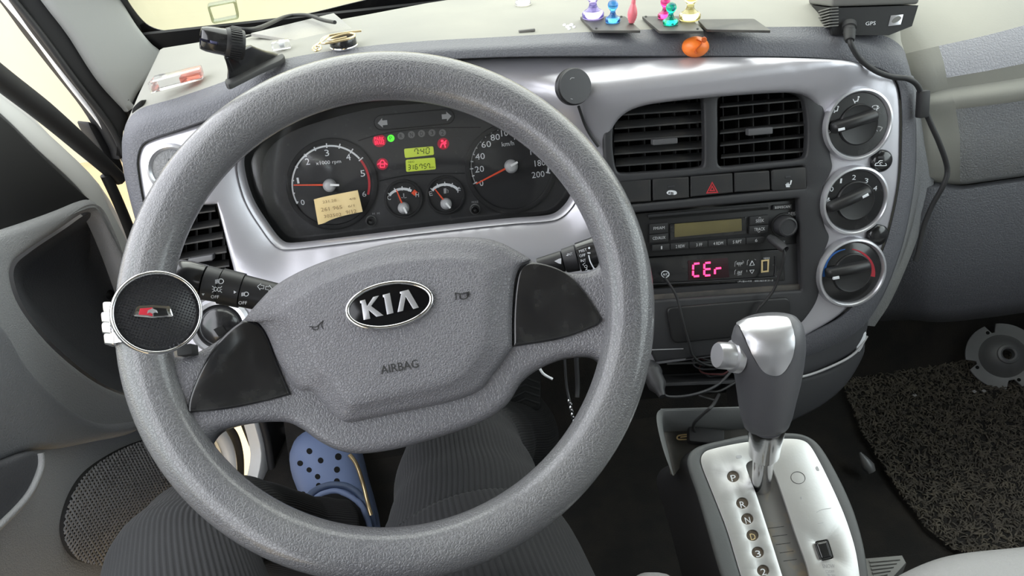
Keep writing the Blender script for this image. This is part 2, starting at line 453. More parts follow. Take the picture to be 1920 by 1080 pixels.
horn = [band(S([(580, 612), (592, 613), (600, 607), (606, 601)], 4, False), 1.5), band(S([(606, 601), (603, 610), (606, 617)], 4, False), 1.3), band(S([(585, 613), (588, 618), (596, 617), (597, 611)], 4, False), 1.3)]
HORN1 = horn
horn = [band(S([(853, 549), (866, 551), (879, 547)], 4, False), 1.5), band(S([(853, 549), (855, 556), (855, 562)], 4, False), 1.3), band(S([(862, 552), (864, 560), (874, 559), (877, 549)], 4, False), 1.5), band(S([(879, 547), (880, 552), (877, 556)], 4, False), 1.2)]
plates('horn_mark', PW, horn, 'print_dark', pad, z=.0066, t=.0008, bev=0)
# oval emblem
emb = plate('emblem', PW, EL(730, 572, 80, 40, -10.6, 56), mat('emblem_black', (.004, .004, .005), .12, spec=.35), wheel, z=.0092, t=.004, bev=.0008)
tag(emb, 'black oval badge with a chrome rim and silver letters')
bm = bmesh.new(); oo = []
for k in range(64):
    t = 2*pi*k/64; ca, sa = cos(radians(-10.6)), sin(radians(-10.6))
    x, y = 80*cos(t), 40.5*sin(t); oo.append(PW.hit(730+x*ca-y*sa, 572+x*sa+y*ca, .0088))
oo.append(oo[0]); tube_bm(bm, oo, .0017, 8, 1, False); link('emblem_rim', bm, 'chrome', emb, sharp=0)
Z7 = lambda pts: [(640+x/5.4, 520+y/5.4) for x, y in pts]
for nm, q in (('letter', [(188, 238), (240, 223), (260, 292), (322, 198), (382, 183), (302, 290), (427, 385), (355, 400), (276, 330), (292, 418), (225, 432), (202, 262), (190, 262)]),
              ('letter', [(418, 178), (490, 157), (528, 360), (462, 378), (433, 203), (422, 203)]),
              ('letter', [(592, 146), (680, 123), (785, 305), (728, 322), (652, 195), (625, 340), (568, 352), (606, 168), (594, 166)])):
    plate(nm, PW, Z7(q), 'silver_bright', emb, z=.0098, t=.0012, bev=.0003)
# steering column shroud behind the hub
pc = [PW.hit(740, 620, -.03), PW.hit(740, 640, -.10), PW.hit(740, 660, -.22)]
tube('column_shroud', pc, [.062, .060, .056], 'bezel_grey', wheel, 28, 3)

# ------------------------------------------------------------------ spinner knob clamped on the rim
PK = Plane(at(296, 586, .49), (at(296, 586, .49)-CAM)*-1+Vector((.06, .0, .03)))
kn = empty('steering_spinner_knob', PW.hit(285, 600, .012), 'round chrome-rimmed black spinner knob clamped on the wheel rim', 'spinner knob')
kc = PK.hit(295, 586); kr = (PK.hit(378, 586)-PK.hit(212, 586)).length/2
lathe('knob_cap', [(0, -.004), (kr*.95, -.004), (kr*.97, 0), (kr*.9, .0012), (0, .0018)], kc, PK.N, mat('knurled_black', (.030, .030, .033), .32), kn, 64)
bm = bmesh.new(); pt_k = .00185; nk_ = int(kr/pt_k*1.5)
for i in range(-nk_, nk_+1):
    for j in range(-nk_, nk_+1):
        u, v = (i+j)*pt_k*.7071, (i-j)*pt_k*.7071
        if math.hypot(u, v) > kr*.90: continue
        c = kc+PK.U*u+PK.V*v+PK.N*.0010; h = pt_k*.62
        q = [bm.verts.new(c+PK.U*h), bm.verts.new(c+PK.V*h), bm.verts.new(c-PK.U*h), bm.verts.new(c-PK.V*h)]; t = bm.verts.new(c+PK.N*.0013)
        for k in range(4): bm.faces.new((q[k-1], q[k], t))
o = link('cap_knurling', bm, 'knurled_black', kn, weld=0, sharp=10); o['kind'] = 'stuff'
R_ = kr
lathe('knob_ring', [(R_*.93, .001), (R_*.955, .0035), (R_*1.0, .0048), (R_*1.04, .003), (R_*1.055, -.001), (R_*1.04, -.007), (R_*.95, -.012), (R_*.8, -.014), (0, -.015)], kc, PK.N, 'chrome', kn, 64, sharp=0)
lathe('knob_stem', [(0, -.048), (.011, -.048), (.011, -.013), (0, -.013)], kc, PK.N, 'black_plastic', kn, 20)
Z1 = lambda pts: [(180+x/4.908, 480+y/4.908) for x, y in pts]
bd = plate('badge', PK, Z1([(345, 545), (372, 468), (400, 455), (522, 448), (680, 458), (712, 545), (705, 560), (520, 572), (352, 556)]), 'chrome', kn, z=.0050, t=.003, bev=.0008)
plate('badge_field', PK, Z1([(392, 540), (405, 482), (520, 474), (520, 556), (480, 545)]), 'red_plastic', bd, z=.0054, t=.001, bev=.0002)
plate('badge_field', PK, Z1([(530, 474), (650, 482), (668, 545), (600, 552), (530, 556)]), 'gloss_black', bd, z=.0054, t=.001, bev=.0002)
plate('badge_field', PK, Z1([(478, 500), (520, 482), (560, 500), (570, 525), (545, 520), (520, 530), (495, 520), (470, 530)]), 'silver_bright', bd, z=.0057, t=.001, bev=.0002)
# clamp around the rim, seen as a stack of chrome links left of the knob
for x, y, h in ((207, 578, 12), (204, 597, 12), (205, 617, 12), (209, 637, 12)):
    a, b = PW.hit(x-7, y, .004), PW.hit(x+14, y+1, .010)
    box('clamp_link', (a+b)/2, (b-a).normalized(), PW.V, PW.N, (b-a).length*.9, h*1.9*.39/1000, .016, 'chrome_worn', kn, bev=.0022, seg=3)
box('clamp_block', PW.hit(352, 657, .002), PW.U, PW.V, PW.N, .011, .008, .014, 'matt_black', kn, bev=.001)
bm = bmesh.new(); pts = []
tt = (PW.hit(285, 612)-WC); tt.normalize(); tg = PW.N.cross(tt)
for k in range(33):
    s = 2*pi*k/32; pts.append(WC+tt*(.1825+.0205*cos(s))+PW.N*.0192*sin(s))
for k in range(32):
    p, q = pts[k], pts[k+1]
    n = ((p+q)/2-(WC+tt*.1825)).normalized()*.0025
    hexa_bm(bm, [p-tg*.012, q-tg*.012, q-tg*.012+n, p-tg*.012+n, p+tg*.012, q+tg*.012, q+tg*.012+n, p+tg*.012+n])
link('clamp_band', bm, 'chrome_worn', kn)
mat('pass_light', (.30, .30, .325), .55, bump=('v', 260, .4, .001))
# ------------------------------------------------------------------ the place outside: a pale yard
mat('yard_ground', (.46, .33, .16), .9, var=(1.5, (.52, .42, .26), .35, .7))
mat('yard_wall', (.46, .455, .36), .9, var=(1.2, (.40, .40, .32), .4, .7))
mat('yard_white', (.72, .70, .64), .9)
mat('white_body', (.90, .90, .89), .3, coat=.3)
mat('pillar_grey', (.30, .31, .30), .65, bump=('n', 500, .12))
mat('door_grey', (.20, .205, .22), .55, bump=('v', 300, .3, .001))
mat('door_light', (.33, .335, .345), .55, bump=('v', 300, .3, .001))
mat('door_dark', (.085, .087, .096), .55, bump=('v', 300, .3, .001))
mat('carpet_dark', (.018, .017, .016), .95, bump=('n', 500, .6, .003), var=(20, (.03, .026, .022), .4, .7))
mat('carpet_coil', (.085, .075, .062), .7, var=(60, (.15, .13, .10), .4, .7))
mat('headlining', (.16, .16, .16), .9)
mat('seat_grey', (.33, .325, .325), .6, bump=('v', 300, .25, .001))
mat('speaker_mesh', (.20, .20, .21), .5)
glassy('windshield_glass', (.95, .965, .91), .03, .02)
glassy('holder_clear', (.62, .66, .58), .12, .1)
glassy('side_glass', (.90, .94, .92), .04, .02)
def quad_struct(name, pts, m, th=.02, n=None, kind='structure'):
    A, B, C, D = [Vector(p) for p in pts]; nn = ((B-A).cross(D-A)).normalized()*th
    o = hexa(name, [A, B, C, D, A-nn, B-nn, C-nn, D-nn], m); o['kind'] = kind; return o
quad_struct('ground', [(-9, -7, -.65), (10, -7, -.65), (10, 9, -.65), (-9, 9, -.65)], 'yard_ground', .05)
quad_struct('wall_front', [(-7, 4.6, -.65), (8, 4.6, -.65), (8, 4.6, 2.0), (-7, 4.6, 2.0)], 'yard_wall', -.2)
quad_struct('wall_left', [(-4.2, -4, -.65), (-4.2, 4.6, -.65), (-4.2, 4.6, 1.6), (-4.2, -4, 1.6)], 'yard_white', .2)
po = hexa('yard_post', [(-1.72, 4.2, -.65), (-1.57, 4.2, -.65), (-1.57, 4.4, -.65), (-1.72, 4.4, -.65), (-1.72, 4.2, 2.2), (-1.57, 4.2, 2.2), (-1.57, 4.4, 2.2), (-1.72, 4.4, 2.2)], 'print_grey', None, .02)
tag(po, 'grey post standing in the yard beyond the windshield', 'post')

# ------------------------------------------------------------------ cab shell
XL, XR, YF, YB, ZF, ZR = -.40, 1.14, 1.10, -.55, .12, 1.62
fl = quad_struct('floor', [(XL, YB, ZF), (XR, YB, ZF), (XR, YF, ZF), (XL, YF, ZF)], 'carpet_dark', .03)
quad_struct('wall_firewall', [(XL, YF, ZF-.03), (XR, YF, ZF-.03), (XR, YF-.02, .79), (XL, YF-.02, .79)], 'carpet_dark', -.03)
quad_struct('cowl_leak_strip', [(XL, 1.044, .852), (XR, 1.044, .852), (XR, 1.09, .78), (XL, 1.09, .78)], 'matt_black', .004)  # unseen strip added to stop light leaking in behind the dash
quad_struct('wall_toeboard', [(-.335, .93, ZF), (XR, .93, ZF), (XR, YF, .36), (-.335, YF, .36)], 'carpet_dark', .02)
quad_struct('ceiling', [(XL-.06, YB, ZR), (XR+.06, YB, ZR), (XR+.06, .72, ZR), (XL-.06, .72, ZR)], 'headlining', -.03)
quad_struct('wall_back', [(XL-.05, YB, 0), (XR+.05, YB, 0), (XR+.05, YB, 1.42), (XL-.05, YB, 1.42)], 'door_grey', .03)  # rear window left out, wall closed to cut light from behind
quad_struct('trim_1', [(XL-.05, YB, 1.42), (XR+.05, YB, 1.42), (XR+.05, YB, ZR), (XL-.05, YB, ZR)], 'pillar_grey', .03)
quad_struct('wall_right', [(XR, YB, 0), (XR, YF, 0), (XR, YF, .84), (XR, YB, .84)], 'door_grey', -.03)
quad_struct('trim_2', [(XR, YB, .84), (XR, -.35, .84), (XR, -.35, ZR), (XR, YB, ZR)], 'pillar_grey', -.03)
quad_struct('trim_3', [(XR, .97, .84), (XR, 1.10, .84), (XR, .72, ZR), (XR, .58, ZR)], 'pillar_grey', -.05)
quad_struct('window_2', [(XR+.01, -.35, .84), (XR+.01, .98, .84), (XR+.01, .6, ZR), (XR+.01, -.35, ZR)], 'side_glass', -.004)
quad_struct('trim_4', [(XL-.04, YB, -.05), (XL-.04, -.30, -.05), (XL-.04, -.30, ZR), (XL-.04, YB, ZR)], 'pillar_grey', .03)
# left body flange and kick panel in front of the door opening
quad_struct('wall_kick', [(XL, 1.0, ZF-.02), (XL, YF, ZF-.02), (XL, YF, .80), (XL, 1.0, .80)], 'bezel_grey', .015)

# windshield with its black printed border
WS = Plane((.37, 1.035, .862), (0, -sin(radians(62)), -cos(radians(62))), (1, 0, 0))
gl_px = S([(205, -60), (222, -25), (236, 8), (258, 40), (280, 60), (312, 69), (360, 67), (420, 60), (560, 40), (680, 12), (820, -18), (1000, -40), (1400, -58), (1800, -40), (2100, 20)], 4, False)
def ws(x, y): return WS.uv(x, y)
g_in = [ws(*p) for p in gl_px]
top_r, top_l = Vector((.78, -.90)), Vector((-.72, -.90))   # V of this plane points down-forward; up is negative
sgn = 1 if WS.V.z > 0 else -1
top_r.y = .86*sgn; top_l.y = .86*sgn
inner = [tuple(p) for p in g_in]+[(.70, .80*sgn), (-.68, .80*sgn)]
outer = [(-.80, -.03*sgn), (.80, -.03*sgn), (.78, .88*sgn), (-.76, .88*sgn)]
win = plate('window_1', WS, outer, 'windshield_glass', None, z=-.012, t=.004, bev=0, px=False); win['kind'] = 'structure'
frit = plate('frit_border', WS, outer, 'gloss_black', win, holes=[inner], z=-.0105, t=.001, bev=0, px=False)
# small clear sticker holder on the glass
st = plate('sticker_holder', WS, RQ([(388, 12), (442, 2), (449, 36), (398, 46)], 6), 'holder_clear', None, holes=[RQ([(392, 15), (438, 6), (444, 33), (401, 42)], 4)], z=-.004, t=.006, bev=.001)
tag(st, 'small clear plastic frame stuck on the windshield above the phone mount', 'holder')

# left A-pillar: soft grey trim, black rubber seal, white body edge
PA = Plane((-.37, 1.02, .86), (.70, -.66, .12))
pl = plate('trim_5', PA, S([(70, -40), (215, -40), (236, 5), (262, 48), (288, 80), (306, 95), (309, 108), (290, 140), (262, 178), (246, 210), (240, 206), (190, 150), (140, 72)], 5), 'pillar_grey', None, z=.0, t=.03, bev=.010, seg=4, grid=.03)
pl['kind'] = 'structure'
sl = plate('trim_6', PA, S([(5, -40), (72, -40), (142, 74), (192, 152), (241, 210), (236, 250), (231, 300), (222, 278), (180, 205), (110, 115), (50, 35)], 5), 'matt_black', None, z=-.012, t=.04, bev=.010, seg=3, grid=.03)
sl['kind'] = 'structure'
tube('body_edge', [PA.hit(-12, -30, -.03), PA.hit(60, 55, -.03), PA.hit(130, 150, -.03), PA.hit(200, 240, -.03), PA.hit(236, 300, -.03)], .006, 'white_body', sl, 8)
tube('seal_lip', [PA.hit(0, -30, -.012), PA.hit(70, 55, -.012), PA.hit(140, 150, -.012), PA.hit(205, 235, -.012), PA.hit(232, 290, -.012)], .004, 'rubber', sl, 8)
plate('door_hinge_cover', PA, S([(165, 232), (180, 235), (228, 300), (233, 345), (215, 330), (190, 280)], 4), 'matt_black', sl, z=-.04, t=.03, bev=.004)

# ------------------------------------------------------------------ driver's door, ajar
_th = radians(14)
PO = Plane((-.43, .93, .5), (cos(_th), -sin(_th), 0))
door = empty('door_1', (-.46, .80, .12), kind='structure')
plate('door_skin', PO, S([(-200, 120), (0, 165), (100, 255), (190, 345), (250, 452), (276, 520), (330, 640), (385, 740), (420, 810), (440, 870), (440, 930), (420, 1000), (300, 1200), (-200, 1300)], 4), 'white_body', door, z=-.050, t=.03, bev=.006)
# window frame: white painted edge with black rubber seal above it
plate('window_frame', PO, S([(-90, 95, 1), (0, 176), (60, 222), (130, 285), (178, 335), (205, 385), (240, 452), (258, 500), (238, 500), (215, 470), (178, 395), (140, 345), (70, 280), (0, 212), (-90, 140, 1)], 4), 'white_body', door, z=-.010, t=.02, bev=.003)
tube('window_seal', [PO.hit(-60, 95, -.012), PO.hit(0, 146, -.012), PO.hit(80, 208, -.012), PO.hit(150, 268, -.012), PO.hit(225, 336, -.012)], [.012, .013, .013, .012, .009], 'rubber', door, 12)
tube('door_seal', [PO.hit(198, 328, -.015), PO.hit(222, 380, -.015), PO.hit(246, 440, -.015), PO.hit(262, 500, -.015), PO.hit(300, 590, -.015)], .007, 'rubber', door, 10)
plate('sail_trim', PO, S([(-120, 130, 1), (0, 214), (70, 282), (140, 348), (172, 374, 1), (100, 402), (0, 437), (-120, 470, 1)], 5), 'matt_black', door, z=-.004, t=.02, bev=.004)
dp = plate('door_panel', PO, S([(-160, 480, 1), (0, 434), (100, 400), (160, 376), (185, 378), (205, 412), (240, 480), (272, 570), (320, 690), (370, 780), (402, 820), (420, 870), (420, 930), (390, 1010), (330, 1150, 1), (-160, 1250, 1)], 4), 'door_light', door,
           holes=[S([(28, 500), (60, 470), (120, 430), (165, 400), (188, 405), (218, 470), (250, 560), (285, 660), (300, 735), (262, 745), (190, 718), (110, 655), (55, 590), (30, 540)], 5)], z=.004, t=.024, bev=.010, seg=4)
# scooped pocket in the panel
pk_o = S([(28, 500), (60, 470), (120, 430), (165, 400), (188, 405), (218, 470), (250, 560), (285, 660), (300, 735), (262, 745), (190, 718), (110, 655), (55, 590), (30, 540)], 5)
pk_i = S([(45, 512), (75, 482), (125, 446), (160, 425), (176, 428), (200, 480), (228, 560), (255, 640), (265, 700), (240, 712), (190, 688), (120, 635), (72, 580), (47, 545)], 5)
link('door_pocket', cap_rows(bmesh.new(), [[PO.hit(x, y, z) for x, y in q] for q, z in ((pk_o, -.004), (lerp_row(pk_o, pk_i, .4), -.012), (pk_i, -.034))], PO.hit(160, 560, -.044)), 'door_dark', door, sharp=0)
lathe('screw', [(0, .006), (.004, .006), (.007, .003), (.008, 0)], PO.hit(203, 552, -.040), PO.N, 'black_plastic', door, 16)
# lower swell, armrest pull and speaker grille
plate('panel_ridge', PO, S([(-100, 560), (0, 600), (60, 690), (130, 760), (200, 795), (280, 790), (250, 815), (180, 830), (120, 842), (60, 846), (-100, 870)], 5), 'door_grey', door, z=.014, t=.012, bev=.010, seg=4)
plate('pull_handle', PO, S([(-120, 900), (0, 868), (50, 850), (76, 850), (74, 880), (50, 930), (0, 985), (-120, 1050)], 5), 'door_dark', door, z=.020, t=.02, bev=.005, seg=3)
tube('pull_handle_edge', [PO.hit(-60, 1035, .02), PO.hit(0, 985, .022), (PO.hit(52, 930, .022)), PO.hit(76, 880, .022), PO.hit(76, 850, .02)], .004, 'door_light', door, 8)
sg_o = S([(120, 985), (135, 930), (165, 885), (215, 850), (265, 828), (300, 822), (330, 850), (335, 930), (310, 1000), (270, 1045), (210, 1060), (155, 1052), (128, 1025)], 6)
sg = plate('speaker_grille', PO, sg_o, 'matt_black', door, z=.010, t=.01, bev=.003)
bm = bmesh.new()     # punched mesh: fine crossing bars
uv = [PO.uv(*p, .011) for p in sg_o]; x0 = min(p.x for p in uv); x1 = max(p.x for p in uv); y0 = min(p.y for p in uv); y1 = max(p.y for p in uv)
def clip_line(poly, horiz, c):
    xs = []
    for i in range(len(poly)):
        a, b = poly[i-1], poly[i]
        pa, pb = (a.y, b.y) if horiz else (a.x, b.x)
        if (pa > c) != (pb > c):
            t = (c-pa)/(pb-pa); q = a+(b-a)*t; xs.append(q.x if horiz else q.y)
    xs.sort(); return list(zip(xs[::2], xs[1::2]))
g = .0052
for k in range(int((y1-y0)/g)):
    c = y0+g*(k+.5)
    for a, b in clip_line(uv, True, c): plate_bm(bm, PO, rect(a, c-.0012, b, c+.0012), px=False, z=.0118, t=.001, bev=0, back=False)
for k in range(int((x1-x0)/g)):
    c = x0+g*(k+.5)
    for a, b in clip_line(uv, False, c): plate_bm(bm, PO, rect(c-.0012, a, c+.0012, b), px=False, z=.0118, t=.001, bev=0, back=False)
o = link('grille_mesh', bm, 'speaker_mesh', sg, sharp=0); o['kind'] = 'stuff'
# the rest of the door behind the view
plate('door_panel_rear', PO, [(-1.15, -.42), (-.30, -.42), (-.30, .22), (-1.15, .22)], 'door_light', door, px=False, z=-.006, t=.03, bev=.006)
plate('door_glass', PO, [(-1.12, .2), (-.40, .2), (-.55, .75), (-1.05, .85)], 'side_glass', door, px=False, z=-.03, t=.004, bev=0)
# lower front edge of the door seen through the wheel: white rim, black seal
tube('door_rim', [PO.hit(385, 800, .006), PO.hit(412, 815, .006), PO.hit(427, 845, .006), PO.hit(432, 885, .006), PO.hit(430, 950, .006)], .011, 'white_body', door, 12)
tube('door_rim_seal', [PO.hit(415, 792, -.004), PO.hit(437, 815, -.004), PO.hit(448, 855, -.004), PO.hit(449, 905, -.004)], .008, 'rubber', door, 10)
# door sill of the body with seal, and the dark kick trim with a white label
PS = Plane((-.365, .99, .2), (.97, -.24, 0))
sill = plate('trim_7', PS, S([(470, 770, 1), (488, 770, 1), (502, 830), (510, 915, 1), (478, 915, 1), (490, 850)], 5), 'white_body', None, z=0, t=.02, bev=.003); sill['kind'] = 'structure'
tube('sill_seal', [PS.hit(486, 770, .004), PS.hit(500, 820, .004), PS.hit(508, 870, .004), PS.hit(512, 905, .004)], .007, 'rubber', sill, 10)
plate('kick_trim', PS, S([(494, 765, 1), (545, 765, 1), (546, 800), (538, 895, 1), (513, 898, 1), (508, 850)], 5), 'bezel_grey', sill, z=.006, t=.02, bev=.004)
plate('sill_lower', PS, [(508, 896), (540, 893), (545, 960), (480, 960)], 'white_body', sill, z=.002, t=.02, bev=.003)
lb = plate('label_sticker', PS, [(546, 795), (566, 800), (561, 842), (548, 842)], 'white_body', sill, z=.012, t=.01, bev=0)
plates('label_lines', PS, [rect(550, 806+6*k, 560, 808+6*k) for k in range(6)], 'print_grey', lb, z=.0125, t=.0004, bev=0)
# ------------------------------------------------------------------ dashboard body
dash = empty('dashboard', (.35, .80, .40), 'grey dashboard with a silver fascia around gauges, vents and radio', 'dashboard')
Lr = [(300, 480), (285, 440), (269, 380), (260, 328), (258, 300), (267, 273), (290, 260), (341, 243), (430, 212), (540, 170), (680, 132), (800, 115), (930, 108), (1070, 106), (1200, 106), (1330, 107), (1440, 108), (1560, 113), (1630, 125), (1668, 140), (1684, 160), (1690, 200), (1690, 260), (1686, 340), (1670, 420), (1650, 480), (1618, 545), (1580, 590), (1535, 616), (1495, 636)]
Br = [(276, 480), (262, 440), (246, 385), (233, 330), (229, 290), (232, 250), (262, 218), (330, 197), (420, 165), (530, 122), (680, 98), (800, 88), (930, 82), (1070, 74), (1200, 68), (1330, 63), (1440, 62), (1560, 62), (1640, 74), (1690, 98), (1706, 130), (1714, 180), (1718, 250), (1716, 330), (1702, 420), (1684, 485), (1656, 555), (1618, 612), (1565, 648), (1500, 676)]
Lp = S(Lr, 5, False); Bp = S(Br, 5, False); nC = len(Lp)
r0 = [PD.hit(*p, -.03) for p in Lp]; r1 = [PD.hit(*p, -.001) for p in Lp]; r1b = [PD.hit(*p, .0022) for p in lerp_row(Lp, Bp, .06)]
r2 = [PD.hit(*p, .002) for p in lerp_row(Lp, Bp, .55)]; r3 = [PD.hit(*p, -.003) for p in lerp_row(Lp, Bp, .85)]; r4 = [PD.hit(*p, -.010) for p in Bp]
r5, r6, r7 = [], [], []
_rear = {5: (292, 98), 6: (306, 90), 7: (350, 83), 8: (430, 70), 9: (540, 54), 10: (690, 27), 11: (800, 6), 12: (930, -14), 13: (1070, -24), 14: (1200, -28), 15: (1330, -30), 16: (1440, -30), 17: (1560, -30), 18: (1660, -28), 19: (1720, -26), 20: (1740, -20)}
def REAR(k):
    i = max(5, min(19, int(k))); t = max(0, min(1, k-i)); a, b = _rear[i], _rear[i+1]
    return PT.hit(a[0]*(1-t)+b[0]*t, a[1]*(1-t)+b[1]*t, -.004)
for i, p in enumerate(r4):
    k = i/(nC-1)*(len(Lr)-1)
    if k < 5.5:                        # left flank
        t = min(1, max(0, (5.5-k)/1.5))
        top = REAR(5.5); fk = Vector((p.x-.012, 1.03, p.z))
        e = top.lerp(fk, t)
    elif k > 18.5:
        t = min(1, (k-18.5)/1.5); e = REAR(k).lerp(Vector((p.x+.02, p.y+.12, p.z-.03)), t)
    else: e = REAR(k)
    r5.append(p.lerp(e, .06)+Vector((0, 0, .003))); r6.append(p.lerp(e, .35)+Vector((0, 0, .004))); r7.append(e)
loft('dash_pad', [r0, r1, r1b, r2, r3, r4, r5], 'dash_grey', dash, closed=False, sharp=60)
loft('dash_top', [r5, r6, r7], 'dust', dash, closed=False, sharp=60)
# defroster trim slot at the left end of the pad
plate('demister_slot', PD, S([(247, 205), (258, 192), (266, 188), (267, 198), (256, 212), (248, 222)], 4), 'deep_black', dash, z=-.020, t=.02, bev=.002)
# smooth grey patch panel on the dash top by the windshield
top_patch = Plane((0, 1.0, .866), (0, 0, 1), (1, 0, 0))
plate('top_panel', top_patch, [(470, 62), (626, 24), (662, 54), (560, 76)], 'dash_dusty', dash, z=.0, t=.004, bev=.001)

# silver fascia with the cluster opening
fas = S([(300, 480), (285, 440), (269, 380), (260, 328), (258, 300), (267, 273), (290, 260), (341, 243), (430, 212), (540, 170), (680, 132), (800, 115), (930, 108), (1070, 106), (1200, 106), (1330, 107), (1440, 108), (1560, 113), (1630, 125), (1668, 140), (1684, 160), (1690, 200), (1690, 260), (1686, 340), (1670, 420), (1650, 480), (1622, 540), (1575, 592), (1520, 626), (1480, 650, 1), (1200, 690, 1), (1000, 660), (700, 720), (480, 700), (380, 660), (330, 580)], 4)
clu = S([(444, 318), (452, 285), (490, 245), (560, 206), (640, 186), (740, 175), (850, 178), (950, 200), (1035, 248), (1072, 298), (1086, 340), (1080, 375), (1060, 402), (1035, 414), (950, 421), (800, 437), (640, 457), (540, 468), (517, 462), (490, 428), (460, 378)], 5)
v_top = PD.uv(1200, 107).y
_cuv = [PD.uv(*p) for p in clu]
def fas_surf(u, v):
    e = 0
    top = PD.uv(930, 108).y if u > .05 else None
    # the fascia rolls back towards its upper edge
    vt = .200 if u < 0 else .2035
    d = max(0, v-(vt-.035))/.035
    e -= .016*d*d
    # overhanging lip above the vents: the fascia faces down just below it
    k = max(0, min(1, (u-.10)/.08))*max(0, min(1, (.50-u)/.07)); k = k*k*(3-2*k)
    w_ = (v-(vt-.095))/.065
    if w_ > 0: e += .024*k*(w_*w_*(3-2*w_) if w_ < 1 else max(0, 1-(w_-1)/.46)**.8)
    # sunken around the cluster: slopes in towards the opening
    dd = min((u-q.x)**2+(v-q.y)**2 for q in _cuv)**.5
    e -= .022*max(0, 1-dd/.042)**1.6
    return e
lv = S([(404, 384, 1), (440, 520), (452, 600, 1), (330, 600), (310, 520), (320, 440), (352, 386, 1)], 5)    # left vent opening
BZO = S([(1131, 262), (1138, 228), (1162, 198), (1210, 182), (1340, 168), (1470, 160), (1512, 166), (1536, 184), (1546, 205), (1552, 240), (1558, 290), (1562, 312), (1556, 330), (1545, 350), (1540, 390), (1548, 425), (1556, 445), (1548, 470), (1536, 500), (1538, 540), (1530, 570), (1508, 602), (1490, 618), (1480, 650, 1), (1230, 680, 1), (1195, 600), (1165, 460), (1140, 350)], 4)
plate('silver_fascia', PD, fas, 'silver_paint', dash, holes=[clu, lv, lerp_row(BZO, [(1345, 420)]*len(BZO), .05)], z=.0, t=.012, bev=.004, seg=3, surf=fas_surf, grid=.0085, sharp=50)
# side speaker/demister ring left of the wheel
c0 = PD.hit(325, 318, .001)
lathe('side_nozzle', [(0, -.001), (.020, -.001), (.0215, .002), (.0235, .0035), (.026, .002), (.027, -.002)], c0, PD.N, 'silver_bright', dash, 40)
lathe('side_nozzle_cap', [(0, .0018), (.018, .0018), (.0205, .0005), (.021, -.002)], c0, PD.N, 'pass_grey', dash, 40)
plate('nozzle_slot', PD, RQ([(315, 298), (332, 295), (332, 300), (315, 303)], 2), 'bezel_grey', dash, z=.0035, t=.002, bev=.0003)

# passenger side: dusty top rolling down into the ledge and the glove box
rows = []
for off, pts in ((-.02, [(1690, -60), (1800, -70), (1950, -85), (2200, -120), (2500, -170)]),):
    pass
def prow_(pts, offs): return [PD.hit(x, y, offs-.016*max(0, min(1, (1740-x)/60))) for x, y in S(pts, 6, False)]
PR = [([(1650, 110), (1700, 100), (1760, 86), (1850, 66), (1950, 40), (2200, -20), (2500, -90)], -.030),
      ([(1660, 140), (1715, 130), (1770, 118), (1850, 100), (1950, 78), (2200, 20), (2500, -50)], -.020),
      ([(1675, 170), (1730, 158), (1775, 146), (1850, 133), (1950, 113), (2200, 60), (2500, -10)], -.018),
      ([(1690, 190), (1740, 176), (1780, 166), (1850, 156), (1950, 140), (2200, 90), (2500, 30)], -.024),
      ([(1695, 200), (1744, 186), (1785, 180), (1850, 171), (1950, 156), (2200, 108), (2500, 50)], -.014),
      ([(1700, 212), (1745, 199), (1790, 192), (1850, 185), (1950, 172), (2200, 126), (2500, 70)], -.013),
      ([(1705, 225), (1748, 212), (1792, 205), (1850, 198), (1950, 184), (2200, 140), (2500, 85)], -.022),
      ([(1710, 270), (1752, 260), (1800, 255), (1850, 250), (1950, 236), (2200, 195), (2500, 140)], -.030),
      ([(1715, 330), (1752, 332), (1800, 338), (1850, 332), (1950, 318), (2200, 280), (2500, 230)], -.042),
      ([(1715, 342), (1750, 342), (1800, 346), (1850, 340), (1950, 326), (2200, 290), (2500, 240)], -.060)]
g3 = [prow_(p, z) for p, z in PR]
back = [Vector((q.x+.02, 1.03, .856)) for q in g3[0]]
mid = [q.lerp(b, .3)+Vector((0, 0, .01)) for q, b in zip(g3[0], back)]
cs = 12
loft('passenger_top', [back, mid, g3[0]], 'dust', dash, closed=False, sharp=60)
for nm, rows_, mm in (('corner_strip', [r[:cs+1] for r in g3], 'dust'), ('top_recess', [r[cs:] for r in g3[0:3]], 'pass_light'), ('ledge', [r[cs:] for r in g3[2:7]], 'dust'), ('passenger_panel', [r[cs:] for r in g3[6:]], 'pass_grey')):
    loft(nm, rows_, mm, dash, closed=False, sharp=60)
GB = [([(1700, 345), (1752, 340), (1800, 348), (1850, 342), (1950, 328), (2200, 292), (2500, 240)], -.062),
      ([(1698, 356), (1750, 352), (1795, 356), (1850, 349), (1950, 336), (2200, 300), (2500, 250)], -.040),
      ([(1690, 405), (1738, 400), (1780, 405), (1850, 400), (1950, 388), (2200, 355), (2500, 310)], -.038),
      ([(1662, 502), (1716, 500), (1770, 500), (1850, 494), (1950, 482), (2200, 455), (2500, 415)], -.055),
      ([(1625, 578), (1700, 575), (1765, 580), (1850, 572), (1950, 560), (2200, 535), (2500, 500)], -.075),
      ([(1615, 604), (1698, 600), (1765, 604), (1850, 596), (1950, 583), (2200, 560), (2500, 525)], -.11),
      ([(1620, 565), (1700, 560), (1765, 560), (1850, 555), (1950, 545), (2200, 520), (2500, 490)], -.26)]
gb = loft('glove_box', [prow_(p, z) for p, z in GB], 'glove_grey', dash, closed=False, sharp=50)
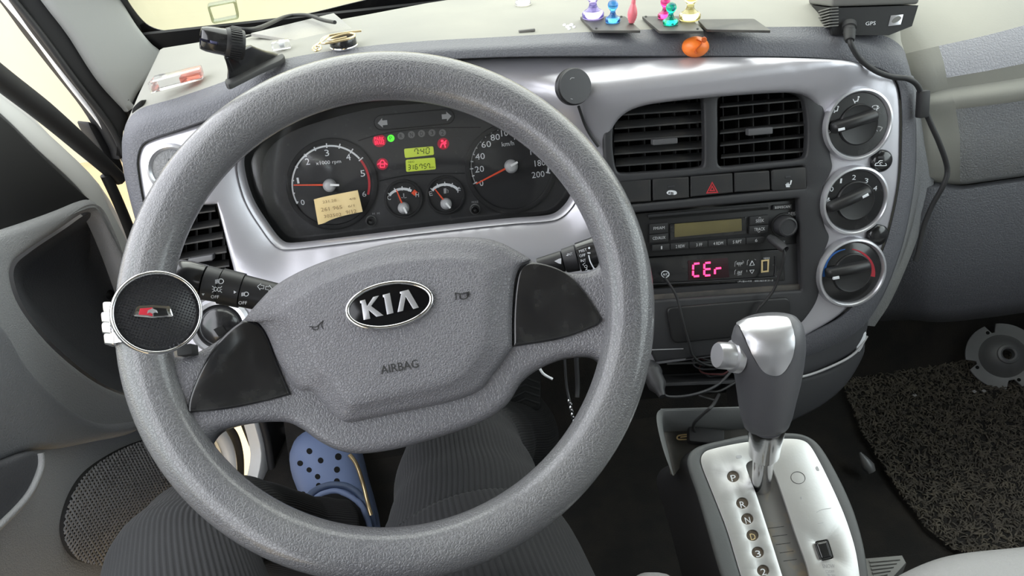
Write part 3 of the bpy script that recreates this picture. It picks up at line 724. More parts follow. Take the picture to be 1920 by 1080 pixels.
# side wall of the centre stack towards the passenger
sw0 = [PD.hit(*p, -.009) for p in S([(1708, 140), (1714, 180), (1718, 250), (1716, 330), (1702, 420), (1684, 485), (1656, 555), (1618, 612)], 4, False)]
sw1 = [PD.hit(*p, -.05) for p in S([(1728, 150), (1742, 190), (1752, 260), (1752, 335), (1736, 400), (1708, 480), (1672, 562), (1640, 612)], 4, False)]
sw2 = [p+Vector((0, .2, 0)) for p in sw1]
loft('stack_side', [sw0, [a.lerp(b, .5)-PD.N*.003 for a, b in zip(sw0, sw1)], sw1, sw2], 'pass_grey', dash, closed=False, sharp=60)

# ------------------------------------------------------------------ instrument cluster
ic = empty('instrument_cluster', PC.hit(760, 440), 'dark instrument cluster with two big dials seen through the steering wheel', 'instrument cluster')
fc = S([(492, 330), (500, 285), (545, 248), (620, 222), (700, 203), (780, 195), (860, 195), (940, 205), (1030, 255), (1062, 300), (1070, 340), (1066, 372), (1048, 392), (1000, 404), (900, 414), (780, 428), (650, 446), (560, 456), (532, 448), (508, 415), (494, 372)], 5)
hood = []
for t, z in ((0, -.016), (.12, -.030), (.55, -.046), (1.0, -.056)): hood.append([PD.hit(*p, z) for p in lerp_row(clu, fc, t)])
loft('hood_wall', hood, 'deep_black', ic, sharp=60)
plate('face', PC, S([(470, 330), (480, 270), (560, 225), (700, 190), (860, 185), (1000, 215), (1080, 300), (1085, 380), (1040, 410), (780, 445), (540, 475), (490, 420)], 4), 'cluster_face', ic, z=0, t=.006, bev=0)
Z6 = lambda x, y: (520+x/4.908, 220+y/4.908)
Z5 = lambda x, y: (420+x/2.743, 160+y/2.743)
def arcband(cx, cy, r, wd, a0, a1, n=40, sx=1.0): return band([(cx+r*sx*cos(radians(a)), cy+r*sin(radians(a))) for a in [a0+(a1-a0)*k/n for k in range(n+1)]], wd)
def tickq(cx, cy, r0_, r1_, a, wd, sx=1.0):
    c, s = cos(radians(a)), sin(radians(a)); return band([(cx+r0_*c*sx, cy+r0_*s), (cx+r1_*c*sx, cy+r1_*s)], wd)
def ring_plate(name, cx, cy, ro, ri, m, par, z, t=.003, bev=.001):
    return plate(name, PC, EL(cx, cy, ro, n=48), m, par, holes=[EL(cx, cy, ri, n=48)], z=z, t=t, bev=bev)
def gauge(label, cx, cy, ro, ri):
    g = plate('gauge', PC, EL(cx, cy, ri, n=48), 'cluster_dial', ic, z=.0006, t=.004, bev=0); tag(g, label)
    ring_plate('dial_ring', cx, cy, ro, ri, 'matt_black', g, .0035)
    return g
def needle(g, hub, tip, tail, hr, wd):
    plate('needle', PC, band([hub, tip], [wd, wd*.55]), 'needle_red', g, z=.0065, t=.001, bev=0)
    c = PC.hit(*hub, 0); r = hr*depth_of(c)/FPX
    lathe('needle_hub', [(0, .011), (r*.6, .0105), (r*.92, .009), (r, .006), (r, 0)], c, PC.N, 'gauge_hub', g, 24, sharp=0)
    plate('needle_tail', PC, band([hub, tail], [wd*1.1, wd]), 'needle_white', g, z=.0118, t=.001, bev=0)
Z = .0012
# tachometer
g = gauge('tachometer dial with its needle at about 900', 622, 345, 86, 77)
plates('scale_arc', PC, [arcband(620, 346, 72.5, 3.2, 150, 318, 44)], 'print_white', g, z=Z, t=.0005, bev=0)
plates('red_zone', PC, [arcband(620, 346, 72.5, 4.2, 319, 375, 18)], 'print_red', g, z=Z, t=.0005, bev=0)
plates('scale_tick', PC, [tickq(620, 346, 69, 79, a, 2.2) for a in (152, 166.5, 186, 207, 229, 246, 264, 283, 302, 320)], 'print_white', g, z=Z+.0001, t=.0005, bev=0)
texts('dial_numbers', [('0', *Z6(235, 782), 7, 10), ('1', *Z6(192, 582), 4, 11), ('2', *Z6(280, 407), 8, 12), ('3', *Z6(458, 327), 8, 12), ('4', *Z6(655, 366), 8.5, 12), ('5', *Z6(787, 516), 8.5, 12), ('6', *Z6(800, 706), 7.5, 10), ('x1000 rpm', *Z6(472, 418), 47, 8.5, -5)], PC, 'print_white', g, z=Z)
needle(g, Z6(485, 622), Z6(150, 624), Z6(568, 624), 12, 3.6)
# speedometer
g = gauge('speedometer dial with its needle at zero', 957, 316, 85, 76)
sa = [153+i*(371-153)/20 for i in range(21)]
plates('scale_arc', PC, [arcband(956, 310, 72.5, 3.2, 196, 372, 44)], 'print_white', g, z=Z, t=.0005, bev=0)
plates('scale_arc', PC, [arcband(956, 310, 72.5, 1.6, 152, 196, 12)], 'print_grey', g, z=Z, t=.0005, bev=0)
plates('scale_tick', PC, [tickq(956, 310, 69, 78 if i % 2 == 0 else 74, a, 2.0) for i, a in enumerate(sa)], 'print_white', g, z=Z+.0001, t=.0005, bev=0)
Zs = lambda x, y: (780+x/4.5, 200+y/4.5)
texts('dial_numbers', [('0', *Zs(552, 645), 7, 11), ('20', *Zs(535, 527), 17, 11.5), ('40', *Zs(540, 420), 18, 11.5), ('60', *Zs(592, 318), 18, 11.5), ('80', *Zs(668, 258), 17.5, 11.5), ('100', *Zs(765, 220), 21, 12), ('120', *Zs(872, 248), 21, 11.5),
                       ('140', *Zs(955, 300), 21, 11.5), ('160', *Zs(1010, 376), 21, 11.5), ('180', *Zs(1045, 475), 20, 11.5), ('200', *Zs(1030, 572), 24, 11.5), ('km/h', *Zs(775, 312), 23, 8.5)], PC, 'print_white', g, z=Z)
needle(g, Zs(800, 500), Zs(508, 652), Zs(858, 468), 12.5, 3.6)
# temperature and fuel
for lab, cx, cy, hub, tip, tail, ra, a0, a1, t0, t1, p0, p1 in (
        ('coolant temperature dial, needle left of the middle', *Z6(1160, 752), Z6(1162, 828), Z6(1095, 668), Z6(1190, 885), 33.5, 222, 312, 'C', 'H', Z6(1028, 740), Z6(1288, 712)),
        ('fuel dial, needle near empty', *Z6(1548, 716), Z6(1552, 790), Z6(1450, 660), Z6(1592, 835), 34, 224, 312, 'E', 'F', Z6(1412, 700), Z6(1672, 672))):
    g = gauge(lab, cx, cy, 36.5, 32)
    acx, acy = hub[0]-1, hub[1]-1
    plates('scale_arc', PC, [arcband(acx, acy, ra, 4.6, a0+1, a1 if t0 == 'E' else a1-14, 16)], 'print_white', g, z=Z, t=.0005, bev=0)
    plates('scale_tick', PC, [tickq(acx, acy, ra-3, ra+5, a0+(a1-a0)*k/4, 1.8) for k in range(4 if t0 == 'C' else 5)], 'print_white', g, z=Z+.0001, t=.0005, bev=0)
    if t0 == 'C': plates('hot_mark', PC, [tickq(acx, acy, ra-4, ra+5, a1-3, 8)], 'needle_red', g, z=Z, t=.0005, bev=0)
    texts('dial_letter', [(t0, *p0, 6, 8.5, -12)], PC, 'print_white', g, z=Z); texts('dial_letter', [(t1, *p1, 6, 8.5, 0)], PC, 'print_white', g, z=Z)
    needle(g, hub, tip, tail, 10.5, 3.2)
    if t0 == 'E': plates('pump_icon', PC, [RQ([(*Z6(1530, 655),), Z6(1555, 652), Z6(1556, 700), Z6(1532, 702)], 1), band([Z6(1560, 665), Z6(1572, 672), Z6(1570, 695)], 1.2)], 'print_grey', g, z=Z, t=.0005, bev=0)
    else: plates('thermometer_icon', PC, [band([Z6(1162, 700), Z6(1164, 735)], 2.0), band([Z6(1140, 738), Z6(1160, 742)], 1.2), band([Z6(1168, 742), Z6(1190, 738)], 1.2)], 'print_grey', g, z=Z, t=.0005, bev=0)
# displays
lc = plate('clock_display', PC, RQ([Z6(1165, 290), Z6(1435, 267), Z6(1443, 345), Z6(1175, 375)], 3), 'lcd_green', ic, z=.001, t=.003, bev=.0003)
SEG = {'0': 'abcdef', '1': 'bc', '2': 'abged', '3': 'abgcd', '4': 'fgbc', '5': 'afgcd', '6': 'afgedc', '7': 'abcf', '8': 'abcdefg', 'C': 'afed', 'E': 'afged', 'r': 'eg'}
def seg7(ch, x, y, wd, h, sl, st, ang=-6):
    """px outlines of a slanted seven segment digit, (x, y) its lower left"""
    ca, sa_ = cos(radians(ang)), sin(radians(ang))
    def T(a, b): X = a*wd+b*sl; Y = -b*h; return (x+X*ca-Y*sa_, y+X*sa_+Y*ca)
    L = {'a': ((.12, 1), (.88, 1)), 'b': ((1, .93), (1, .55)), 'c': ((1, .45), (1, .07)), 'd': ((.12, 0), (.88, 0)), 'e': ((0, .45), (0, .07)), 'f': ((0, .93), (0, .55)), 'g': ((.12, .5), (.88, .5))}
    return [band([T(*L[s][0]), T(*L[s][1])], st) for s in SEG[ch]]
q = seg7('7', *Z6(1262, 346), 6, 11, 1.5, 1.5)+seg7('4', *Z6(1318, 341), 6, 11, 1.5, 1.5)+seg7('0', *Z6(1368, 336), 6, 11, 1.5, 1.5)+[rect(*Z6(1299, 305), Z6(1299, 305)[0]+1.5, Z6(1299, 305)[1]+1.5), rect(*Z6(1296, 328), Z6(1296, 328)[0]+1.5, Z6(1296, 328)[1]+1.5)]
plates('clock_digits', PC, q, 'lcd_ink', lc, z=.0013, t=.0003, bev=0)
lc = plate('odometer_display', PC, RQ([Z6(1180, 392), Z6(1450, 370), Z6(1460, 478), Z6(1186, 503)], 3), 'lcd_green', ic, z=.001, t=.003, bev=.0003)
q = []
for k, ch in enumerate('316757'):
    xx = (1203, 1238, 1268, 1310, 1348, 1380)[k]; q += seg7(ch, *Z6(xx, 483-(xx-1203)*.075), 4.4 if ch != '1' else 2.4, 8.6, 1.0, 1.3)
plates('odometer_digits', PC, q, 'lcd_ink', lc, z=.0013, t=.0003, bev=0)
texts('display_lettering', [('ODO', *Z6(1231, 410), 12, 3.6, -4), ('km', *Z6(1423, 458), 9, 4, -5)], PC, 'lcd_ink', lc, z=.0012)
# gear lamps
for ch, x, y in (('P', 1045, 193), ('R', 1138, 172), ('N', 1234, 160), ('D', 1327, 150), ('3', 1423, 143), ('2', 1520, 142)):
    px, py = Z6(x, y); lp = plate('gear_lamp', PC, EL(px, py, 6.6, n=24), 'lamp_green' if ch == 'P' else 'lamp_off', ic, z=.0008, t=.002, bev=0)
    texts('lamp_letter', [(ch, px, py, 5, 7.2, -5)], PC, 'print_dark', lp, z=.001)
# warning lamps
def lamp(lab, outl, glow):
    l = plate('warning_lamp', PC, glow, 'lamp_red_glow', ic, z=.0004, t=.002, bev=0); tag(l, lab); return l
l = lamp('lit red brake warning', None, EL(*Z6(940, 215), 13, 12, n=24))
texts('lamp_lettering', [('PARK', *Z6(938, 198), 18, 7, -3), ('BRAKE', *Z6(942, 233), 18, 7, -3)], PC, 'lamp_red', l, z=.0006)
l = lamp('lit red door warning', None, EL(*Z6(967, 430), 11, n=24)); x, y = Z6(967, 430)
plates('lamp_icon', PC, [band([(x-4, y+6), (x-4, y-3), (x-2, y-7), (x+2, y-7), (x+4, y-3), (x+4, y+6), (x-4, y+6)], 1.6), band([(x-4, y), (x+4, y)], 1.4), band([(x-5, y-2), (x-9, y+1)], 1.8), band([(x+5, y-2), (x+9, y+1)], 1.8)], 'lamp_red', l, z=.0006, t=.0004, bev=0)
l = lamp('lit red seat belt warning', None, EL(*Z6(1527, 243), 11, n=24)); x, y = Z6(1527, 243)
plates('lamp_icon', PC, [EL(x-2, y-5, 2.4, n=12), band([(x-5, y+7), (x-3, y), (x+2, y), (x+4, y+7)], 2.0), band([(x+6, y-6), (x-5, y+3)], 1.6), EL(x+4, y-1, 1.8, n=10)], 'lamp_red', l, z=.0006, t=.0004, bev=0)
# turn signal bar
def capsule(a, b, r, n=10):
    a, b = Vector(a), Vector(b); t = math.atan2(b.y-a.y, b.x-a.x)
    return [(b.x+r*cos(t-pi/2+pi*k/n), b.y+r*sin(t-pi/2+pi*k/n)) for k in range(n+1)]+[(a.x+r*cos(t+pi/2+pi*k/n), a.y+r*sin(t+pi/2+pi*k/n)) for k in range(n+1)]
tb = plate('turn_signal_bar', PC, capsule(Z5(812, 192), Z5(1145, 160), 13.5), 'cluster_face', ic, z=.0022, t=.003, bev=.0008)
plate('bar_groove', PC, capsule(Z5(812, 192), Z5(1145, 160), 14.8), 'deep_black', tb, z=.0010, t=.003, bev=0)
def arrow(x, y, s, ang):
    ca, sa_ = cos(radians(ang)), sin(radians(ang))
    return [(x+(a*ca-b*sa_)*s, y+(a*sa_+b*ca)*s) for a, b in ((-1, 0), (0, -1), (0, -.5), (1, -.5), (1, .5), (0, .5), (0, 1))]
plate('arrow', PC, arrow(*Z5(815, 193), 9, -5), 'print_grey', tb, z=.0026, t=.0008, bev=0)
plate('arrow', PC, arrow(*Z5(1145, 160), 9, 175), 'print_grey', tb, z=.0026, t=.0008, bev=0)
plates('panel_groove', PC, [band(S([Z5(690, 285), Z5(780, 258), Z5(900, 236), Z5(1050, 220), Z5(1320, 216)], 5, False), 2), band(S([Z5(800, 492), Z5(900, 470), Z5(1000, 458), Z5(1240, 452)], 5, False), 2)], 'deep_black', ic, z=.0006, t=.0005, bev=0)
# reset pins
for (x, y), nm in ((Z6(862, 952), 0), (Z5(1291, 637), 1)):
    c = PC.hit(x, y, 0)
    rs = lathe('reset_knob', [(.0052, 0), (.0052, .004), (.004, .0052), (.0034, .004), (.0034, .0015), (.0016, .0015), (.0016, .010), (0, .0105)], c, PC.N, 'black_plastic', ic, 20)
    plate('knob_collar', PC, EL(x, y, 10, n=24), 'lamp_off', rs, holes=[EL(x, y, 8, n=24)], z=.001, t=.002, bev=0)
texts('knob_lettering', [('MODE', *Z5(1291, 600), 12, 4, -4), ('H  M', *Z6(908, 885), 13, 3.6, -4)], PC, 'print_grey', ic, z=.0006)
# clear lens and the paper note stuck on it
PN = PD.shifted(-.046)
ln = plate('lens', PN, lerp_row(clu, fc, .55), 'lens_clear', ic, z=0, t=.0015, bev=0)
nq = [Z6(335, 757), Z6(420, 735), Z6(740, 670), Z6(764, 770), Z6(786, 868), Z6(620, 905), Z6(500, 942), Z6(430, 975), Z6(375, 990), Z6(352, 860)]
note = plate('paper_note', PN, S([(*nq[0], 1), nq[1], (*nq[2], 1), nq[3], (*nq[4], 1), nq[5], nq[6], nq[7], (*nq[8], 1), nq[9]], 4), 'note_paper', None, z=.002, t=.0006, bev=.0001, surf=lambda u, v: .0015*math.sin(60*u))
tag(note, 'yellow handwritten paper note taped over the tachometer', 'note')
tape = plate('clear_tape', PN, S([Z6(245, 800), Z6(335, 770), Z6(375, 985), Z6(400, 1012), Z6(340, 1000), Z6(280, 940), Z6(250, 860)], 4), 'lens_clear', note, z=.0012, t=.0004, bev=0)
scr = []
texts('handwriting', [('231.28', *Z6(480, 772), 26, 5, -8), ('261 965', *Z6(500, 838), 40, 7, -8), ('302502', *Z6(510, 902), 33, 6, -8), ('4/8', *Z6(690, 750), 12, 4, -8), ('6/1', *Z6(680, 815), 12, 4.5, -10), ('9/12', *Z6(680, 868), 20, 7, -8)], PN, 'pencil', note, z=.0037)
# ------------------------------------------------------------------ centre stack bezel
bz = BZO
lvo = S([(1152, 232), (1162, 210), (1182, 198), (1250, 189), (1312, 184), (1319, 190), (1321, 250), (1321, 306), (1315, 314), (1240, 321), (1166, 325), (1156, 316), (1150, 275)], 4)
rvo = S([(1347, 190), (1354, 181), (1410, 177), (1472, 174), (1500, 180), (1510, 196), (1515, 240), (1513, 288), (1504, 298), (1430, 306), (1356, 313), (1347, 305), (1347, 250)], 4)
swo = RQ([(1140, 346), (1508, 311), (1514, 352), (1140, 388)], 5)
rdo = RQ([(1186, 400), (1498, 372), (1504, 545), (1200, 566)], 3)
tro = RQ([(1250, 578), (1482, 558), (1482, 622), (1262, 645)], 12)
bezel = plate('centre_bezel', PD, bz, 'bezel_grey', dash, holes=[lvo, rvo, swo, rdo], z=.004, t=.010, bev=.003, seg=3)
plate('stereo_surround', PD, [(1462, 460), (1510, 455), (1512, 552), (1195, 575), (1190, 545), (1462, 525)], 'bezel_grey', dash, z=-.0055, t=.004, bev=.0005)
# stereo surround: dusty sloped lip below the controller
plate('stereo_lip', PD, [(1206, 556), (1500, 534), (1503, 546), (1208, 572)], 'bezel_dusty', dash, z=-.001, t=.02, bev=.0015)

# ------------------------------------------------------------------ air vents
def vent(label, group, hole, slats, dy, vanes, tab, z0=.0):
    v = empty('air_vent', PD.hit(*hole[-1], -.03), label, 'air vent', group)
    P0 = [PD.hit(*p, z0-.001) for p in hole]; P1 = [PD.hit(*p, z0-.05) for p in hole]
    loft('vent_housing', [P0, P1], 'matt_black', v, cap1=False)
    plate('vent_back', PD, hole, 'deep_black', v, z=z0-.050, t=.002, bev=0)
    for x0, x1, ya, yb in vanes:
        slab('vane', PD, (x0, ya), (x0+(yb-ya)*.02, yb), z0-.026, (x0+x1, ya), (x0+x1, yb), z0-.046, .0012, 'vent_slat', v)
    for a, b in slats:
        slab('slat', PD, a, b, z0-.003, (a[0]+1, a[1]+dy), (b[0], b[1]+dy), z0-.022, .0018, 'vent_slat', v)
    if tab:
        A, B, hpx, zt = tab
        sl_ = plate('tab', PD, RQ([A, B, (B[0], B[1]+hpx), (A[0], A[1]+hpx)], 2.5), 'vent_tab', v, z=z0+zt, t=.009, bev=.0012, seg=3)
    return v
mat('vent_tab', (.10, .10, .105), .4)
Z4 = lambda x, y: (1100+x/4, 120+y/4)
vent('square air vent left of the stack divider, slats tilted down', 'air vents of the dashboard', lvo,
     [(Z4(228, 386), Z4(866, 345)), (Z4(206, 488), Z4(868, 436)), (Z4(202, 582), Z4(868, 536)), (Z4(203, 680), Z4(868, 632)), (Z4(212, 768), Z4(868, 722))], -14,
     [(Z4(x, 0)[0], -3, 182, 325) for x in (195, 310, 430, 545, 660, 770, 832)], (Z4(498, 568), Z4(684, 553), 11, .006))
vent('square air vent next to the top climate dial, slats level', 'air vents of the dashboard', rvo,
     [(Z4(996, 325), Z4(1612, 272)), (Z4(996, 425), Z4(1650, 355)), (Z4(998, 522), Z4(1656, 455)), (Z4(1000, 614), Z4(1656, 547)), (Z4(1005, 706), Z4(1652, 655))], -6,
     [(Z4(x, 0)[0], -3, 172, 312) for x in (1020, 1135, 1245, 1365, 1475, 1590)], (Z4(1216, 488), Z4(1398, 472), 13, .006))
Zl = lambda x, y: (200+x/2.842, 180+y/2.842)
vent('tall air vent on the left behind the steering wheel rim', 'air vents of the dashboard', lv,
     [(Zl(380, 640), Zl(580, 612)), (Zl(380, 725), Zl(603, 690)), (Zl(360, 800), Zl(622, 757)), (Zl(345, 880), Zl(640, 832)), (Zl(340, 945), Zl(655, 906)), (Zl(340, 1020), Zl(670, 985))], -12,
     [(Zl(x, 0)[0], -3, 385, 560) for x in (420, 480, 555, 625)], (Zl(432, 868), Zl(566, 845), 11, .006), z0=-.012)

# ------------------------------------------------------------------ switch row
Zr = lambda x, y: (1180+x/4, 310+y/4)
def switch(label, q, r=2):
    s = plate('switch', PD, RQ([Zr(*p) for p in q], r), 'switch_black', None, z=.0035, t=.012, bev=.0015, seg=3)
    return tag(s, label, 'switch', 'row of switches under the vents')
switch('plain black switch blank half hidden by the wheel rim', [(-150, 122), (163, 104), (164, 272), (-150, 290)])
s = switch('black switch with a white heated mirror symbol', [(176, 98), (448, 86), (450, 245), (178, 268)])
plates('mirror_icon', PD, [S([Zr(280, 207), Zr(295, 190), Zr(325, 188), Zr(352, 196), Zr(354, 215), Zr(330, 222), Zr(295, 220)], 4)], 'print_white', s, z=.0039, t=.0005, bev=0)
plates('icon_bars', PD, [band([Zr(302, 200), Zr(296, 210), Zr(302, 214)], 1.8), band([Zr(312, 200), Zr(312, 226)], 1.2), band([Zr(320, 200), Zr(320, 226)], 1.2), band([Zr(328, 202), Zr(328, 226)], 1.2)], 'switch_black', s, z=.0041, t=.0004, bev=0)
plate('indicator', PD, RQ([Zr(290, 155), Zr(340, 151), Zr(340, 168), Zr(290, 172)], 1.5), 'bezel_grey', s, z=.0042, t=.001, bev=.0003)
s = switch('hazard switch with a red triangle', [(460, 82), (776, 58), (780, 206), (460, 240)])
tri = lambda k: [(Zr(622, 178)[0]+x*k, Zr(622, 178)[1]+y*k) for x, y in ((0, -14), (11.5, 7), (-11.5, 8.5))]
bm = bmesh.new()
plate_bm(bm, PD, tri(1.0), holes=[tri(.74)], z=.0039, t=.0005, bev=0); plate_bm(bm, PD, tri(.52), holes=[tri(.24)], z=.0039, t=.0005, bev=0)
link('hazard_triangle', bm, 'print_red', s)
switch('plain black switch blank between the hazard and seat heater switches', [(790, 56), (1052, 40), (1058, 186), (790, 204)])
s = switch('black switch with a white seat heater symbol', [(1066, 36), (1330, 10), (1332, 180), (1070, 194)], 5)
plates('seat_icon', PD, [band([Zr(1216, 112), Zr(1208, 145)], 2.2), band([Zr(1172, 146), Zr(1206, 146)], 2.0), band([Zr(1176, 158), Zr(1204, 158)], 3), band([Zr(1182, 132), Zr(1184, 142)], 1), band([Zr(1192, 130), Zr(1194, 142)], 1)], 'print_white', s, z=.0039, t=.0005, bev=0)
plate('indicator', PD, RQ([Zr(1170, 82), Zr(1212, 78), Zr(1212, 95), Zr(1170, 99)], 1.5), 'bezel_grey', s, z=.0042, t=.001, bev=.0003)

# ------------------------------------------------------------------ car stereo
rad = empty('car_stereo', PD.hit(1350, 470, -.02), 'black car stereo with a blank amber display', 'car stereo')
Zf = -.004
plate('stereo_face', PD, [Zr(40, 365), Zr(1275, 258), Zr(1285, 618), Zr(90, 690)], 'black_plastic', rad, z=Zf-.003, t=.05, bev=.001)
plate('disc_slot', PD, RQ([Zr(150, 395), Zr(1045, 315), Zr(1045, 330), Zr(150, 410)], 1.5), 'deep_black', rad, z=Zf-.002, t=.002, bev=0)
plate('slot_cover', PD, RQ([Zr(140, 370), Zr(1048, 296), Zr(1050, 312), Zr(140, 392)], 1.5), 'bezel_grey', rad, z=Zf-.0015, t=.002, bev=.0005)
plate('display_frame', PD, RQ([Zr(305, 440), Zr(878, 388), Zr(880, 515), Zr(305, 562)], 2), 'gloss_black', rad, z=Zf-.0014, t=.002, bev=.0005)
plate('display', PD, RQ([Zr(340, 440), Zr(842, 400), Zr(845, 492), Zr(340, 540)], 1.5), 'radio_lcd', rad, z=Zf-.0008, t=.002, bev=.0003)
def btn(q, lines, par=rad, m='switch_black', zz=Zf, r=1.5, name='button'):
    b = plate(name, PD, RQ([Zr(*p) for p in q], r), m, par, z=zz, t=.004, bev=.0006)
    if lines: texts('button_lettering', [(s_, *Zr(x, y), wd, h, *(a or [-5])) for s_, x, y, wd, h, *a in lines], PD, 'print_radio', b, z=zz)
    return b
btn([(150, 442), (290, 430), (290, 505), (150, 518)], [('FM/AM', 222, 470, 21, 5.6)])
btn([(150, 522), (292, 508), (294, 572), (150, 586)], [('CD/AUX', 222, 544, 24, 5.6)])
btn([(905, 386), (1045, 372), (1045, 440), (903, 452)], [('SEEK', 978, 415, 15.5, 6)])
btn([(902, 456), (1045, 444), (1043, 505), (898, 518)], [('TRACK', 975, 478, 20.5, 6)])
plates('seek_arrows', PD, [band([Zr(970, 397), Zr(979, 389), Zr(988, 396)], 1), band([Zr(962, 496), Zr(971, 503), Zr(980, 495)], 1)], 'print_grey', rad, z=Zf+.0004, t=.0003, bev=0)
xs = [170, 308, 450, 592, 735, 877, 1020]
for k, s_ in enumerate(('1', '2 REW', '3 FF', '4 RDM', '5 RPT', '6')):
    x0, x1 = xs[k], xs[k+1]-4; y0 = 598-(x0-170)*.077; y1 = 598-(x1-170)*.077
    btn([(x0, y0), (x1, y1), (x1, y1+48), (x0, y0+48)], [(s_, (x0+x1)/2+4, (y0+y1)/2+24, (2.5, 17, 11.5, 18, 16.5, 4.5)[k], 6)])
btn([(1080, 300), (1222, 290), (1222, 326), (1080, 336)], [('BSM/SCAN', 1148, 313, 28, 4.5)])
texts('stereo_lettering', [('AUDIO', *Zr(1218, 358), 15, 4, -5), ('/PUSH', *Zr(1226, 372), 12, 3.4, -5), ('AUX', *Zr(1150, 572), 9, 3.6, -5), ('FILE', *Zr(1225, 494), 8, 3.4, -5), ('ENTER', *Zr(1210, 511), 13, 3.4, -5)], PD, 'print_radio', rad, z=Zf-.0025)
kc2 = PD.hit(*Zr(1152, 448), Zf-.003)
lathe('volume_knob', [(.0125, 0), (.0120, .011), (.0112, .0128), (.0095, .0135), (.0088, .0122), (0, .0122)], kc2, PD.N+PD.U*.03, 'bezel_grey', rad, 32)
lathe('knob_shade', [(.0148, 0), (.0142, .0012), (.0128, .0015), (.0125, 0)], kc2, PD.N, 'black_plastic', rad, 32)

# ------------------------------------------------------------------ aftermarket heater controller below the stereo
ac = empty('heater_controller', PD.hit(1360, 540, -.02), 'glossy black controller panel with red LED letters under the stereo', 'controller')
plate('panel', PD, RQ([Zr(70, 702), Zr(1160, 632), Zr(1168, 868), Zr(100, 905)], 3), 'gloss_black', ac, z=Zf-.001, t=.03, bev=.001)
tube('panel_edge', [PD.hit(*Zr(130, 892), Zf), PD.hit(*Zr(600, 868), Zf), PD.hit(*Zr(1060, 840), Zf), PD.hit(*Zr(1090, 820), Zf), PD.hit(*Zr(1096, 740), Zf), PD.hit(*Zr(1094, 680), Zf)], .0006, 'bezel_grey', ac, 6)
win_ = plate('led_window', PD, RQ([Zr(440, 715), Zr(740, 694), Zr(750, 840), Zr(445, 862)], 2), 'led_dark', ac, z=Zf-.0004, t=.001, bev=.0002)
q = []
for ch, x, y in (('C', 478, 834), ('E', 562, 828), ('r', 642, 822)): q += seg7(ch, *Zr(x, y), 13, 23.5, 2.5, 3.4, -5)
plates('led_digits', PD, q, 'led_red', win_, z=Zf+.0001, t=.0004, bev=0)
plates('ac_ring', PD, [band(EL(*Zr(270, 817), 7.2, 6, n=24)+[EL(*Zr(270, 817), 7.2, 6, n=24)[0]], 1.2)], 'print_white', ac, z=Zf-.0003, t=.0005, bev=0)
texts('panel_lettering', [('A/C', *Zr(270, 817), 10, 5, -4), ('MODE', *Zr(826, 735), 11.5, 4.2, -3), ('OUT', *Zr(828, 800), 9, 4.2, -3), ('(\uc8fc)\uc6f0\uc2a4\ub9ac\ud2b8 : 032-065-0131~2', *Zr(945, 868), 66, 4.2, -2), ('\uae30\ub984\uc81c\ub85c', *Zr(1028, 697), 12, 3.6, -3)], PD, 'print_white', ac, z=Zf-.0004)
for q_ in ([(792, 728), (805, 722), (858, 718), (860, 755), (800, 768), (792, 760)], [(790, 792), (800, 786), (856, 780), (858, 822), (800, 832), (790, 825)], [(886, 718), (900, 708), (948, 705), (948, 748), (896, 756), (886, 748)], [(884, 788), (896, 780), (945, 775), (946, 815), (896, 826), (884, 815)]):
    pass
plates('panel_marks', PD, [band([Zr(792, 760), Zr(794, 726), Zr(805, 720)], .8), band([Zr(850, 716), Zr(858, 722), Zr(857, 735)], .8), band([Zr(790, 820), Zr(792, 792), Zr(800, 784)], .8), band([Zr(884, 748), Zr(886, 716), Zr(896, 709)], .8), band([Zr(940, 704), Zr(950, 710)], .8), band([Zr(882, 800), Zr(882, 786)], .9),
                           band([Zr(808, 745), Zr(845, 741)], .9), band([Zr(822, 745), Zr(822, 757)], .9), band([Zr(834, 744), Zr(834, 756)], .9), band([Zr(808, 811), Zr(845, 807)], .9), band([Zr(812, 822), Zr(842, 818)], 1.4)], 'print_grey', ac, z=Zf-.0003, t=.0004, bev=0)
plates('arrow_mark', PD, [band([Zr(921, 716), Zr(938, 748), Zr(904, 752), Zr(921, 716)], 1.2), band([Zr(904, 788), Zr(936, 785), Zr(920, 812), Zr(904, 788)], 1)], 'print_white', ac, z=Zf-.0003, t=.0004, bev=0)
ub = plate('usb_port', PD, [Zr(992, 712), Zr(1050, 706), Zr(1046, 800), Zr(990, 806)], 'note_paper', ac, holes=[[Zr(1003, 722), Zr(1038, 718), Zr(1036, 790), Zr(1003, 794)]], z=Zf-.0002, t=.002, bev=.0003)
plate('usb_tongue', PD, [Zr(1012, 728), Zr(1024, 727), Zr(1022, 784), Zr(1012, 785)], 'bezel_grey', ub, z=Zf-.0004, t=.002, bev=0)
# audio jack plugged into the stereo, with its thin cable
jk = empty('audio_cable', PD.hit(*Zr(1160, 640), .01), 'thin black cable plugged into the stereo and hanging past the controller', 'cable')
ja, jb = PD.hit(*Zr(1050, 540), .0), PD.hit(*Zr(1158, 622), .022)
lathe('plug', [(0, 0), (.0040, 0), (.0052, .006), (.0052, .022), (.0042, .028), (.0036, (jb-ja).length), (0, (jb-ja).length)], ja, jb-ja, 'bezel_grey', jk, 16)
tube('cord', [jb-(jb-ja)*.1, PD.hit(*Zr(1165, 680), .024), PD.hit(*Zr(1135, 800), .020), PD.hit(*Zr(1085, 930), .016), PD.hit(*Zr(1010, 1030), .016), PD.hit(*Zr(960, 1090), .016), PD.hit(1412, 612, .014)], .0016, 'rubber', jk, 8)
# ash tray door under the stereo
plate('ashtray_door', PD, tro, 'black_plastic', dash, z=.008, t=.01, bev=.002, seg=3)

